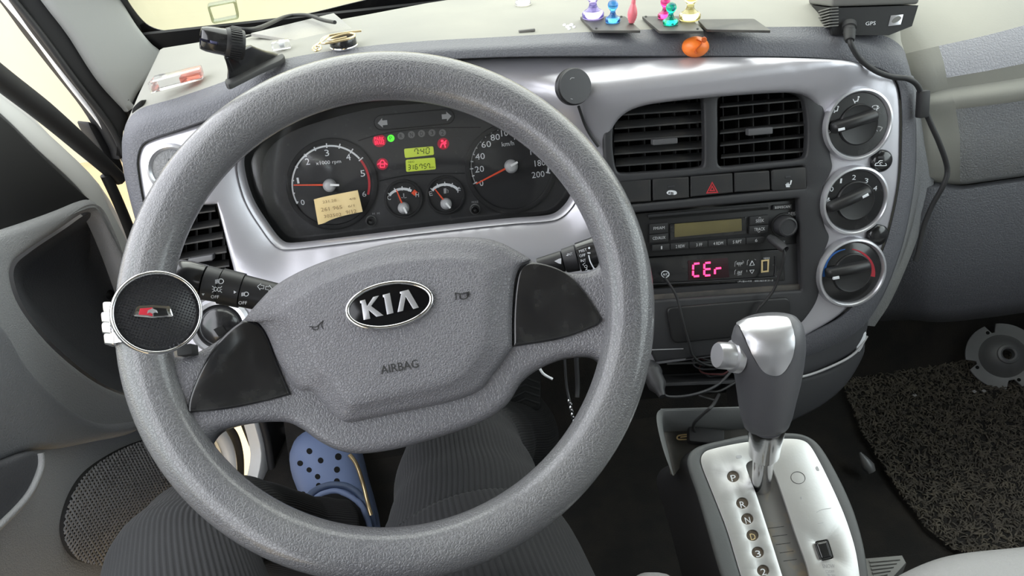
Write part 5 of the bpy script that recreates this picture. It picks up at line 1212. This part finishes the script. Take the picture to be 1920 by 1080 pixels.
pin('large clear purple pawn-shaped pin', P1, 1112, 34, 20.5, 2.75, 'pin_purple')
pin('clear blue pawn-shaped pin', P1, 1149, 42, 14, 2.9, 'pin_blue')
pin('clear magenta pawn-shaped pin behind the green one', P2, 1246, 34, 13, 2.9, 'pin_magenta')
pin('clear green pawn-shaped pin', P2, 1257, 46, 14.5, 2.75, 'pin_green')
pin('large clear yellow pawn-shaped pin', P2, 1293, 37, 20, 2.75, 'pin_yellow')
o = P1.hit(1184, 44, 0); s_ = depth_of(o)/FPX; prof = [(0, 0), (4*s_, 0)]
for k in range(12):
    h = k/11; r = (6+5*sin(pi*min(1, (h*1.35)))**1)*(1-h*.45) if h < .75 else 6*(1-h)+3
    prof += [(r*s_, (2+h*44)*s_), (r*.93*s_, (4+h*44)*s_)]
prof.append((0, 54*s_))
tag(lathe('magnet_pin', prof, o+Vector((0, 0, .0004)), (.08, 0, 1), 'pin_pink', None, 24, sharp=60), 'opaque pink ribbed teardrop pin', 'pin', 'pins standing on the dark plates')
# orange cable clip stuck on the pad edge
oc = empty('cable_clip', PD.hit(1303, 90, .004), 'orange oval cable clip stuck on the edge of the dash pad', 'cable clip')
cc_, nn = cast(dt, 1303, 88); rx = 25*depth_of(cc_)/FPX; fx = (CR-nn*CR.dot(nn)).normalized()
lathe('clip_body', [(1.0*rx, 0), (1.02*rx, .004), (.95*rx, .008), (.72*rx, .0125), (.4*rx, .0152), (0, .016)], cc_-nn*.002, nn, 'orange_plastic', oc, 36, sx=1, sy=.74, ref=fx, sharp=0)
PQ = Plane(cc_, nn, fx)
mat('orange_dark', (.55, .10, .01), .5)
plate('clip_slot', PQ, band(S([(1308, 74), (1316, 79), (1312, 86), (1304, 94), (1307, 101)], 5, False), 1.6), 'orange_dark', oc, z=.0152, t=.006, bev=.0003)
lathe('clip_hole', [(0, .0158), (.0024, .0158), (.0030, .0148)], PQ.hit(1311, 76, 0), nn, 'orange_dark', oc, 12)
# flakes of dried paste on the dusty top
for k, (x, y, s2) in enumerate(((1058, 46, 3), (1064, 49, 4), (1071, 46, 4), (1067, 53, 3), (1076, 50, 3))):
    p, n_ = cast(dt, x, y); pl_ = Plane(p+n_*.0008, n_, (1, 0, 0))
    fl_ = ('leftmost', 'second from left', 'upper right', 'lowest', 'rightmost')[k]; tag(plate('paste_flake', pl_, S([(x-s2, y), (x, y-s2*.6), (x+s2, y-1), (x+s2*.6, y+s2*.5), (x-s2*.4, y+s2*.6)], 3), 'print_white', None, z=0, t=.0008, bev=.0002), fl_+' of the white paste flakes on the dash beside the purple pin', 'flake', 'white flakes on the dash')
# phone mount on a sticky foot
mt = empty('phone_mount', on_dash(470, 130), 'black phone mount with a wide foot standing on the dash', 'phone mount')
pf = [on_dash(421, 150), on_dash(531, 103)]
zf = max(p.z for p in pf)
PM = Plane((0, 0, zf+.004), (0, 0, 1), (1, 0, 0))
plate('foot', PM, S([(421, 152), (425, 146), (470, 124), (528, 100), (533, 105), (524, 113), (490, 128), (450, 148), (428, 158)], 4), 'rubber', mt, z=.002, t=.005, bev=.0015)
Zm = lambda x, y: (240+x/4, y/4)
r_a = [PM.hit(*Zm(*p), .002) for p in S([(745, 590), (800, 575), (950, 500), (1125, 412), (1118, 395), (1000, 420), (870, 480), (760, 560)], 5)]
nk = at(*Zm(815, 385), depth_of(PM.hit(*Zm(860, 500)))-.035)
hd0 = at(*Zm(838, 335), depth_of(nk)-.004); hd1 = at(*Zm(545, 285), depth_of(nk)-.022)
hx = (hd1-hd0).normalized()
cen = sum(r_a, Vector())/len(r_a); rows = [r_a]
fr = frame_of(nk-cen)
for t, rr in ((.15, .90), (.35, .76), (.55, .66), (.75, .58), (.92, .52), (1.0, .5)):
    row = []
    for p in r_a:
        q = p+(nk-cen)*t; c = cen+(nk-cen)*t; row.append(c+(q-c)*rr)
    rows.append(row)
loft('stand', rows, 'gloss_black', mt, cap1=True, sharp=0)
Lh = (hd1-hd0).length; R0 = 27*depth_of(hd0)/FPX
lathe('swivel_ring', [(R0*.5, -.004), (R0*.98, -.003), (R0*1.02, .0), (R0*1.02, .011), (R0*.95, .0135), (R0*.5, .014)], hd0, hx, 'black_plastic', mt, 40)
bm = bmesh.new(); x_, y_, n_ = frame_of(hx)
for k in range(36):
    t = 2*pi*k/36; c = hd0+(x_*cos(t)+y_*sin(t))*R0*1.03; tg = -x_*sin(t)+y_*cos(t); rd = x_*cos(t)+y_*sin(t)
    hexa_bm(bm, [c-tg*.0006-rd*.0005, c+tg*.0006-rd*.0005, c+tg*.0006+rd*.0009, c-tg*.0006+rd*.0009]+[q+hx*.010 for q in (c-tg*.0006-rd*.0005, c+tg*.0006-rd*.0005, c+tg*.0006+rd*.0009, c-tg*.0006+rd*.0009)])
o = link('ring_ribs', bm, 'black_plastic', mt, weld=0); o['kind'] = 'stuff'
lathe('head', [(R0*.9, .012), (R0*.92, Lh*.35), (R0*.86, Lh*.6), (R0*.6, Lh*.62), (R0*.55, Lh*.5), (0, Lh*.5)], hd0, hx, 'gloss_black', mt, 36)
for sgn_ in (1, -1):
    u_ = (Vector((0, 0, 1))-hx*hx.z).normalized()*sgn_; v_ = hx.cross(u_)
    rows = []
    for t, a in ((.45, 1.0), (.65, .96), (.85, .84), (.95, .66), (1.0, .5)):
        row = []
        for k in range(9):
            s2 = -pi*.46+2*pi*.46*k/8; row.append(hd0+hx*Lh*t+(u_*cos(s2)*R0*.9*(.6+.4*a)+v_*sin(s2)*R0*.9*a))
        for k in range(8, -1, -1):
            s2 = -pi*.46+2*pi*.46*k/8; row.append(hd0+hx*Lh*t+(u_*cos(s2)*R0*.66*(.6+.4*a)+v_*sin(s2)*R0*.7*a))
        rows.append(row)
    loft('jaw', rows, 'gloss_black', mt, cap0=True, cap1=True, sharp=50)
box('jaw_light', hd0+hx*Lh*.60, hx, Vector((0, 0, 1)), hx.cross(Vector((0, 0, 1))), .012, R0*.9, R0*.9, 'glass_violet' if 'glass_violet' in M else mat('glass_violet', (.30, .30, .50), .1), mt, bev=.001)
tag(tube('mount_cord', [at(435, 52, depth_of(hd0)+.02), at(480, 54, depth_of(hd0)+.03), on_dash(540, 50, .012), on_dash(578, 47, .012), on_dash(610, 54, .010), on_dash(632, 62, .012)], .0022, 'rubber', None, 8), 'black cord running from the phone mount to the ring magnet', 'cable')
tag(tube('thin_wire', [on_dash(462, 74, .003), on_dash(490, 66, .003), on_dash(520, 58, .003), on_dash(545, 52, .003)], .0012, 'rubber', None, 6), 'thin dark wire on the dash behind the phone mount', 'wire')
# ring magnet with two brass clips on it
mo = on_dash(645, 88); rm = 25*depth_of(mo)/FPX
rmg = empty('ring_magnet', mo, 'round magnet with a chrome edge lying on the dash behind the wheel rim', 'magnet')
lathe('magnet_body', [(0, .0006), (rm*.97, .0006), (rm, .002), (rm, .0085), (rm*.97, .0095), (0, .0095)], mo, (0, 0, 1), 'gloss_black', rmg, 36)
lathe('magnet_edge', [(rm*1.0, 0), (rm*1.05, .0004), (rm*1.05, .0016), (rm*1.0, .0022)], mo, (0, 0, 1), 'chrome', rmg, 36)
PX = Plane(mo+Vector((0, 0, .0112)), (0, 0, 1), (1, 0, 0))
def wire_px(name, pts, r, m, label, cat): return tag(tube(name, [PX.hit(*Zm(*p)) for p in pts], r, m, None, 6, 6), label, cat)
wire_px('paper_clip', [(1750, 232), (1640, 245), (1500, 270), (1450, 300), (1455, 325), (1520, 320), (1640, 295), (1700, 268), (1680, 250), (1600, 262), (1520, 285), (1500, 300), (1560, 298), (1640, 278)], .0011, 'gold_wire', 'long brass paper clip lying on the ring magnet', 'paper clip')
wire_px('wire_hook', [(1510, 265), (1460, 305), (1400, 345), (1385, 368), (1410, 382), (1445, 365), (1440, 345), (1410, 345), (1405, 362), (1420, 366)], .0010, 'gold_wire', 'curled brass wire hanging from the ring magnet', 'wire')
# clear plastic cases
def case(label, q, h, m, inner=None):
    P = [on_dash(*Zm(*p)) for p in q]; zt = max(p.z for p in P)+.001; pln = Plane((0, 0, zt), (0, 0, 1), (1, 0, 0))
    b = [pln.hit(*Zm(*p)) for p in q]; t_ = [p+Vector((0, 0, h)) for p in b]
    e = empty('plastic_case', sum(b, Vector())/4, label, 'case')
    hexa('case_shell', b+t_, m, e, .0012, 2)
    if inner:
        for mm, f0, f1 in inner:
            c8 = [b[0].lerp(b[1], f0), b[0].lerp(b[1], f1), b[3].lerp(b[2], f1), b[3].lerp(b[2], f0)]
            hexa('case_block', [p+Vector((0, 0, .0022)) for p in c8]+[p+Vector((0, 0, h*.8)) for p in c8], mm, e, .0008, 1)
    return e
case('clear plastic case with a red end near the pillar', [(170, 705), (560, 600), (575, 560), (225, 640)], .011, 'clear_plastic', [('clear_red', .58, .97)])
case('small clear plastic case behind the phone mount foot', [(1085, 385), (1225, 365), (1215, 335), (1095, 360)], .008, 'clear_plastic', [('print_white', .4, .7)])
# clear drop magnet at the windshield base
p = on_dash(981, 10); tag(lathe('glass_bead', [(0, 0), (.009, 0), (.010, .003), (.008, .006), (.004, .0075), (0, .008)], p, (0, 0, 1), 'clear_plastic', None, 24, sharp=0), 'small clear bead lying at the far edge of the dash', 'bead')
p = on_dash(988, 60); tag(box('clip_piece', p+Vector((0, 0, .0015)), (1, 0, 0), (0, 1, 0), (0, 0, 1), .018, .004, .003, 'gate_grey' if 'gate_grey' in M else 'print_grey', None, bev=.0008), 'tiny dark clip lying on the pad above the round phone holder', 'clip')

# GPS box with its cord
gps = empty('gps_box', on_dash(1640, 60), 'black box lettered GPS standing on the dash above the climate dials', 'GPS box')
PGp = Plane(PD.hit(1630, 50, .0), (-.10, -.93, .36))
f_ = [(1562, 64), (1664, 66), (1668, 56), (1704, 50), (1719, 18), (1722, -30), (1560, -10)]
F3 = [PGp.hit(*p) for p in ((1560, 66), (1667, 66), (1710, 49), (1722, 10), (1560, 15))]
fb = PGp.N*-.07+Vector((0, 0, .012))
rows = [F3, [p+fb for p in F3]]
loft('box_body', rows, 'gps_black', gps, cap0=True, cap1=True, sharp=20)
T0 = PGp.hit(1559, 13, .001); T1 = PGp.hit(1723, 8, .001)
hexa('box_lid', [T0, T1, T1+fb, T0+fb]+[p+Vector((0, .002, .016)) for p in (T0, T1, T1+fb, T0+fb)], 'gps_grey', gps, .003, 3)
texts('box_lettering', [('GPS', 1632, 44, 19, 6.5, -4)], PGp, 'print_white', gps, z=.0003)
plate('box_label', PGp, [(1671, 29), (1694, 27), (1689, 46), (1666, 49)], 'silver_bright', gps, z=.0008, t=.001, bev=.0002)
plate('label_print', PGp, S([(1672, 40), (1678, 33), (1686, 30), (1690, 34), (1684, 40), (1676, 43)], 3), 'gps_grey', gps, z=.0011, t=.0004, bev=0)
ga = PGp.hit(1592, 45, 0); gb_ = PGp.hit(1593, 70, .012)
lathe('strain_relief', [(0, 0), (.0075, 0), (.0075, .006), (.006, .007), (.006, .010), (.0068, .011), (.006, .013), (.0064, .016), (.0055, .018), (.0058, .021), (.0045, .024), (0, .024)], ga, gb_-ga, 'rubber', gps, 20)
fin = [PGp.hit(1554, 52, -.01+0*k) for k in range(1)]
for k in range(7):
    a = PGp.hit(1553, 18+5.5*k, -.012); box('fin', a, PGp.U, PGp.V, PGp.N, .010, .0012, .03, 'gps_grey', gps, bev=.0002, seg=1)
kp = [gb_, PD.hit(1596, 84, .014), PD.hit(1612, 110, .012), PD.hit(1640, 132, .012), PD.hit(1672, 144, .012), PD.hit(1703, 148, .012), PD.hit(1722, 163, .008), PD.hit(1732, 195, .004), PD.hit(1742, 225, .004), PD.hit(1762, 270, .002), PD.hit(1776, 315, -.004), PD.hit(1770, 345, -.004), PD.hit(1748, 385, -.012), PD.hit(1732, 425, -.016), PD.hit(1722, 470, -.016), PD.hit(1716, 490, -.016)]
kcord = tag(tube('power_cable', kp, .0030, 'rubber', None, 10), 'thick black cord hanging from the GPS box down the passenger side', 'cable')
tk = tag(box('cord_tape', PD.hit(1730, 195, .006), PD.U, PD.V, PD.N, .012, .030, .010, 'rubber', None, bev=.002), 'black tape holding the cord to the corner of the dash', 'tape')

# round magnetic phone pad on the fascia, with its cord
ppd = empty('phone_pad', PD.hit(1072, 165, .0), 'round black phone pad stuck on the silver fascia', 'phone pad')
pn = (PD.N+PD.U*.22+Vector((0, 0, .05))).normalized()
pcn = PD.hit(1079, 162, .032); s_ = depth_of(pcn)/FPX; R = 32.5*s_
lathe('pad_body', [(0, -.030), (R*.5, -.030), (R*.55, -.016), (R*.98, -.014), (R*1.06, -.010), (R*1.06, -.004), (R*1.01, -.003), (R*1.01, -.001), (R*.99, 0)], pcn, pn, 'black_plastic', ppd, 48)
padf = mat('pad_face', (.075, .075, .08), .35)
lathe('pad_face', [(R*.995, -.001), (R*.98, .0006), (0, .0008)], pcn, pn, padf, ppd, 48)
PPd = Plane(pcn+pn*.001, pn)
plates('pad_mark', PPd, [band(S([(1069, 149), (1072, 146), (1077, 146)], 4, False), 1.2), band([(1070, 185), (1074, 186)], 1.1)], 'print_grey', ppd, z=.0003, t=.0003, bev=0)
tube('pad_cord', [PPd.hit(1085, 200, -.008), PD.hit(1090, 215, .016), PD.hit(1096, 232, .008), PD.hit(1106, 252, .004), PD.hit(1122, 275, .004)], .0016, 'rubber', ppd, 8)

# ------------------------------------------------------------------ floor, seats and footwell
ZFL = Plane((0, 0, ZF), (0, 0, 1), (1, 0, 0))
mat_px = [(1562, 735), (1590, 700), (1640, 660), (1720, 655), (1920, 600)]
mo_ = [ZFL.uv(*p) for p in S([(1575, 720), (1660, 640), (1790, 612), (1920, 596)], 4, False)]
mo_ += [Vector((1.12, ZFL.uv(1920, 596).y-.02)), Vector((1.12, .30)), ZFL.uv(1790, 1040), ZFL.uv(1735, 1000), ZFL.uv(1680, 925), ZFL.uv(1615, 820)]
fm = empty('floor_mat', ZFL.hit(1780, 850), 'dark curly coil mat on the passenger floor', 'floor mat')
base_m = plate('mat_backing', ZFL, [tuple(p) for p in mo_], 'carpet_dark', fm, px=False, z=.010, t=.009, bev=.003)
rnd = random.Random(11); bm = bmesh.new(); poly = [tuple(p) for p in mo_]
ux0 = min(p[0] for p in poly); ux1 = max(p[0] for p in poly); uy0 = min(p[1] for p in poly); uy1 = max(p[1] for p in poly)
cnt = 0
while cnt < 15000:
    x = rnd.uniform(ux0, ux1); y = rnd.uniform(uy0, uy1)
    if not inside((x, y), poly): continue
    cnt += 1
    o = Vector((x, y, ZF+.010)); a = rnd.uniform(0, 2*pi); rr = rnd.uniform(.0025, .0050); e1 = Vector((cos(a), sin(a), 0)); e2 = Vector((0, 0, 1))*rnd.uniform(.5, 1.2)+Vector((rnd.uniform(-.8, .8), rnd.uniform(-.8, .8), 0)); sd = e1.cross(e2).normalized()*.0011
    prev = None
    for k in range(5):
        t = pi*(.0+1.0*k/4); p = o+e1*cos(t)*rr+e2*sin(t)*rr; n_ = (e1*cos(t)+e2*sin(t)).normalized()*.0009
        ring = [bm.verts.new(p-sd), bm.verts.new(p+n_), bm.verts.new(p+sd)]
        if prev:
            for i in range(2): bm.faces.new((prev[i], prev[i+1], ring[i+1], ring[i]))
        prev = ring
o = link('mat_coils', bm, 'carpet_coil', fm, weld=0, sharp=0, recalc=False); o['kind'] = 'stuff'
# steel flange lying in the passenger footwell
fz = empty('steel_flange', ZFL.hit(1880, 690, .012), 'domed grey steel flange with a hole lying in the passenger footwell', 'flange')
fn = (Vector((-.35, -.62, .75))).normalized(); fo_ = ZFL.hit(1880, 668, .05); sR = depth_of(fo_)/FPX
mat('steel_grey', (.22, .225, .235), .42, metal=.35, var=(12, (.30, .30, .30), .4, .7))
lathe('flange_dome', [(42*sR, 0), (38*sR, .008), (30*sR, .020), (23*sR, .027), (18*sR, .030), (17*sR, .034), (13*sR, .036), (10*sR, .034), (9*sR, .020)], fo_, fn, 'steel_grey', fz, 40, sharp=25)
PFl = Plane(fo_, fn)
fl_o = [];
for k in range(60):
    t = 2*pi*k/60; r = 62 if (t % (2*pi/4)) > .26 else 46; fl_o.append((r*sR*cos(t+.3), r*sR*sin(t+.3)))
plate('flange_rim', PFl, fl_o, 'steel_grey', fz, px=False, holes=[[(30*sR*cos(2*pi*k/24), 30*sR*sin(2*pi*k/24)) for k in range(24)]], z=.003, t=.004, bev=.001)
for k in range(4):
    t = 2*pi*(k+.6)/4-.3; lathe('bolt_hole', [(0, .0034), (3.2*sR, .0034), (3.4*sR, .0028)], PFl.pt(49*sR*cos(t), 49*sR*sin(t)), fn, 'deep_black', fz, 12)
# litter on the mat
for x, y, lb_ in ((1715, 741, 'tiny pale scrap lying alone on the coil mat'), (1827, 734, 'tiny pale scrap below the flange, left one of a pair'), (1845, 733, 'tiny pale scrap below the flange, right one of a pair')):
    p = ZFL.hit(x, y, .014); tag(box('paper_scrap', p, (1, .3, 0), (-.3, 1, 0), (0, 0, 1), .006, .005, .002, 'print_grey', None, bev=.0005, seg=1), lb_, 'scrap', 'scraps on the coil mat')
sp = ZFL.hit(1634, 885, .02); tag(lathe('seat_rail_end', [(0, 0), (.007, 0), (.010, .010), (.007, .022), (.002, .034), (0, .035)], sp, (-.25, .55, .5), 'steel_grey', None, 16), 'small worn grey metal end standing at the left edge of the coil mat', 'bracket')
# grey ribbed rubber strip by the seat
rb = tag(plate('rubber_mat', Plane((0, 0, .33), (0, 0, 1), (1, 0, 0)), [(1622, 1046), (1692, 1040), (1700, 1055), (1640, 1120), (1620, 1120)], mat('rubber_grey', (.22, .22, .21), .7), None, z=0, t=.02, bev=.002), 'ribbed grey rubber patch between gear console and passenger seat', 'mat')
Prb = Plane((0, 0, .33), (0, 0, 1), (1, 0, 0))
for k in range(5): plate('rib', Prb, band([(1630+2*k, 1052+7*k), (1688-6*k, 1047+7*k)], 4), 'rubber_grey', rb, z=.002, t=.003, bev=.0006)
# passenger seat cushion (front left corner in view)
PSe = Plane((0, 0, .47), (0, 0, 1), (1, 0, 0))
ce = [PSe.uv(*p) for p in S([(1630, 1110), (1672, 1062), (1730, 1030), (1800, 1010), (1920, 997)], 5, False)]
ce += [Vector((1.08, ce[-1].y+.01)), Vector((1.10, ce[-1].y-.05)), Vector((1.10, -.42)), Vector((ce[0].x-.02, -.42))]
seat2 = empty('passenger_seat', (.78, .0, ZF), 'pale grey seat cushion at the lower right corner', 'seat')
plate('cushion', PSe, [tuple(p) for p in ce], 'seat_grey', seat2, px=False, z=.0, t=.15, bev=.035, seg=6, sharp=0)
box('backrest', (.78, -.44, .78), (1, 0, 0), (0, 0, 1), (0, 1, 0), .60, .62, .12, 'seat_grey', seat2, bev=.04, seg=4)
box('seat_base', (.80, -.02, .22), (1, 0, 0), (0, 1, 0), (0, 0, 1), .50, .60, .20, 'matt_black', seat2, bev=.01)
seat1 = empty('driver_seat', (-.06, -.05, ZF), 'grey driver seat with its rounded front corner at the bottom edge', 'seat')
PSd = Plane((0, 0, .445), (0, 0, 1), (1, 0, 0))
fr_ = at(1217, 1072, .66)
plate('cushion', PSd, [tuple(p) for p in RQ([(-.30, -.42), (fr_.x+.035, -.42), (fr_.x+.035, .30), (-.30, .30)], .06, 6)], 'seat_grey', seat1, px=False, z=0, t=.14, bev=.03, seg=5, sharp=0)
rws = []
for y, r_ in ((-.30, .030), (-.1, .036), (.1, .038), (fr_.y-.06, .038), (fr_.y-.02, .036), (fr_.y+.005, .028), (fr_.y+.018, .012)):
    rws.append([Vector((fr_.x+.002+r_*cos(2*pi*k/20), y, fr_.z-.042+r_*1.15*sin(2*pi*k/20))) for k in range(20)])
loft('side_bolster', rws, 'seat_grey', seat1, cap0=True, cap1=True, sharp=0)
box('backrest', (-.06, -.46, .78), (1, 0, 0), (0, 0, 1), (0, 1, 0), .46, .62, .10, 'seat_grey', seat1, bev=.04, seg=4)
box('seat_base', (-.06, -.05, .21), (1, 0, 0), (0, 1, 0), (0, 0, 1), .40, .55, .18, 'matt_black', seat1, bev=.01)
# pedal with a chevron tread, key cord and a pale wire under the dash
pd_ = empty('brake_pedal', at(985, 735, 1.02), 'black rubber pedal with chevron tread right of the driver knee', 'pedal')
PPe = Plane(at(985, 735, 1.0), (0, -.8, .6))
plate('pedal_pad', PPe, RQ([(948, 700), (1016, 690), (1014, 768), (962, 776)], 8), 'rubber', pd_, z=0, t=.012, bev=.003)
for k in range(4): plate('tread', PPe, band([(956, 722+13*k), (985, 708+13*k), (1012, 718+13*k)], 4), 'bezel_grey', pd_, z=.002, t=.003, bev=.0006)
tube('pedal_arm', [PPe.hit(985, 725, -.01), PPe.hit(985, 690, -.04), Vector((.03, 1.02, .50))], .010, 'matt_black', pd_, 8)
tag(tube('key_lanyard', [at(1058, 660, .86), at(1062, 720, .87), at(1068, 752, .87)], .0016, 'bezel_grey', None, 6), 'thin grey cord hanging below the column at the right', 'cord')
bm = bmesh.new()
for k in range(7):
    a = at(1068+1.4*k, 752+6.5*k, .87); lathe_bm(bm, [(.0014, -.0005), (.0030, 0), (.0014, .0005)], a, CF+CR*(.8 if k % 2 else -.8), 10)
tag(link('key_chain', bm, 'chrome_worn', None), 'small bead chain at the end of the thin hanging cord', 'chain')
tag(tube('hanging_bar', [at(1080, 660, .87), at(1083, 720, .88), at(1082, 745, .88)], .0028, 'bezel_grey', None, 8), 'short grey rod hanging beside the thin cord', 'rod')
tag(tube('pale_wire', [at(1008, 682, .84), at(1018, 700, .84), at(1036, 711, .84)], .0016, 'print_white', None, 8), 'short pale bent wire showing below the right spoke', 'wire')
# ------------------------------------------------------------------ the driver's legs and left clog
mat('corduroy', (.019, .019, .021), .9, sheen=.05, bump=('n', 700, .15))
mat('sock', (.008, .008, .009), .95)
mat('clog_blue', (.22, .29, .50), .5)
mat('clog_edge', (.10, .14, .24), .5)
per = empty('person', (-.06, .1, .45), 'driver in black corduroy trousers and a blue clog, legs under the steering wheel', 'person')
def leg(bm, pts, rads, ribs):
    P = S3(pts, 10); n = len(P); m = len(rads)-1; seg = ribs*4; prev = None
    t0 = (P[1]-P[0]).normalized(); x = Vector((1, 0, 0)); x = (x-t0*x.dot(t0)).normalized()
    for i, p in enumerate(P):
        f_ = i/(n-1)*m; k0 = min(int(f_), m-1); r = rads[k0]*(1-(f_-k0))+rads[k0+1]*(f_-k0)
        t = (P[min(i+1, n-1)]-P[max(i-1, 0)]).normalized(); x = (x-t*x.dot(t)).normalized(); y = t.cross(x)
        fold = 1+.02*sin(i*.9)*sin(i*.23)
        ring = []
        for k in range(seg):
            a = 2*pi*k/seg; rr = r*fold+(.0008, .0003, -.0007, .0003)[k % 4]
            ring.append(bm.verts.new(p+(x*cos(a)+y*sin(a))*rr))
        if prev:
            for k in range(seg): bm.faces.new((prev[k-1], prev[k], ring[k], ring[k-1]))
        prev = ring
    bm.faces.new(prev)
bm = bmesh.new()
# right leg: thigh, knee behind the hub, shin to the pedal
leg(bm, [Vector((.03, -.12, .53)), Vector((.035, .10, .535)), at(905, 1080, .665), at(885, 975, .71), at(872, 880, .78), at(885, 840, .87), at(930, 830, .97), at(975, 810, 1.06), Vector((.02, .96, .25))], [.095, .095, .088, .078, .066, .058, .054, .053, .052], 104)
# left leg: thigh towards the door, shin crossing to the clog
leg(bm, [Vector((-.13, -.12, .53)), Vector((-.155, .08, .535)), at(350, 1150, .66), at(358, 1050, .72), at(395, 1000, .80), at(465, 985, .92), at(560, 1005, 1.00), at(640, 1010, 1.04)], [.095, .090, .072, .066, .060, .056, .054, .052], 92)
# seat of the trousers
lathe_bm(bm, [(0, -.17), (.08, -.16), (.115, -.10), (.12, 0), (.115, .10), (.08, .16), (0, .17)], (-.05, -.14, .55), (1, 0, 0), 40)
link('trousers', bm, 'corduroy', per, weld=0, sharp=0)
# clog: toe up the picture, heel towards the viewer
PF = Plane((0, 0, .165), (0, 0, 1), (1, 0, 0))
toe, heel = PF.hit(592, 800, .03), PF.hit(660, 1010, .03); toe.z = heel.z = .145
fx = (toe-heel).normalized(); fy = Vector((0, 0, 1)).cross(fx); Lf = (toe-heel).length*1.04; hw = 1.0
rows = []; NS = 26
prof_f = [(0.0, .012, .030), (.02, .030, .045), (.08, .042, .060), (.2, .047, .066), (.35, .050, .068), (.5, .052, .070), (.62, .055, .072), (.72, .057, .070), (.82, .055, .060), (.9, .048, .048), (.96, .034, .034), (.99, .018, .022), (1.0, .004, .014)]
for t, wd, h in prof_f:
    c = heel+fx*Lf*t; row = []
    for k in range(NS):
        a = 2*pi*k/NS; ca, sa = cos(a), sin(a)
        yy_ = math.copysign(abs(ca)**.75, ca)*wd; zz = (max(sa, 0)**.85)*h if sa > 0 else -(abs(sa)**.5)*.016
        row.append(c+fy*yy_*1.05+Vector((0, 0, 1))*(zz+.016))
    rows.append(row)
clog = link('clog', (lambda b: b)(cap_rows(bmesh.new(), rows, heel+fx*Lf*1.003+Vector((0, 0, .022)))), 'clog_blue', per, sharp=0)
ct = bvh_of(clog)
Zc = lambda x, y: (380+x/3.375, 760+y/3.375)
for x, y, r in ((676, 291, 5.4), (618, 367, 5.2), (747, 350, 5.2), (675, 409, 4.8), (728, 452, 5), (578, 522, 4.8), (636, 560, 4.6), (858, 326, 6.2), (850, 408, 5.6), (850, 482, 5.6), (735, 508, 4.8)):
    try: drape('vent_hole', ct, EL(*Zc(x, y), r, r*1.0, n=16), 'deep_black', clog, .0008, 3, .0015)
    except ValueError: pass
# rim of the foot opening and the dark sock in it
op = [cast(ct, *Zc(*p)) for p in S([(640, 640), (700, 560), (780, 520), (850, 512), (930, 530), (1000, 590), (1050, 670), (1075, 760)], 4, False)]
op = [h+n*.003 for h, n in op if h]
if len(op) > 3: tube('opening_rim', op, .0055, 'clog_edge', clog, 10, 1)
op2 = [cast(ct, *Zc(*p)) for p in S([(690, 640), (740, 585), (800, 560), (860, 558), (930, 590), (990, 640), (1030, 720), (1050, 800)], 4, False)]
op2 = [h+n*.004 for h, n in op2 if h]
if len(op2) > 3: tube('heel_strap', op2, .005, 'clog_blue', clog, 10, 1)
try: drape('sock', ct, S([Zc(*p) for p in [(680, 650), (740, 600), (800, 578), (860, 575), (920, 600), (975, 650), (1010, 730), (1020, 830), (850, 850), (700, 760)]], 4), 'sock', per, .006, 6, .004)
except ValueError: pass
PFt = Plane(at(675, 900, 1.0), (.55, -.6, .45))
tag(tube('sole_stripe', [at(655, 852, 1.02), at(668, 870, 1.02), at(680, 905, 1.02), at(690, 945, 1.01), at(696, 965, 1.01)], .003, 'gold_wire', clog, 8), 'brown stripe along the side')
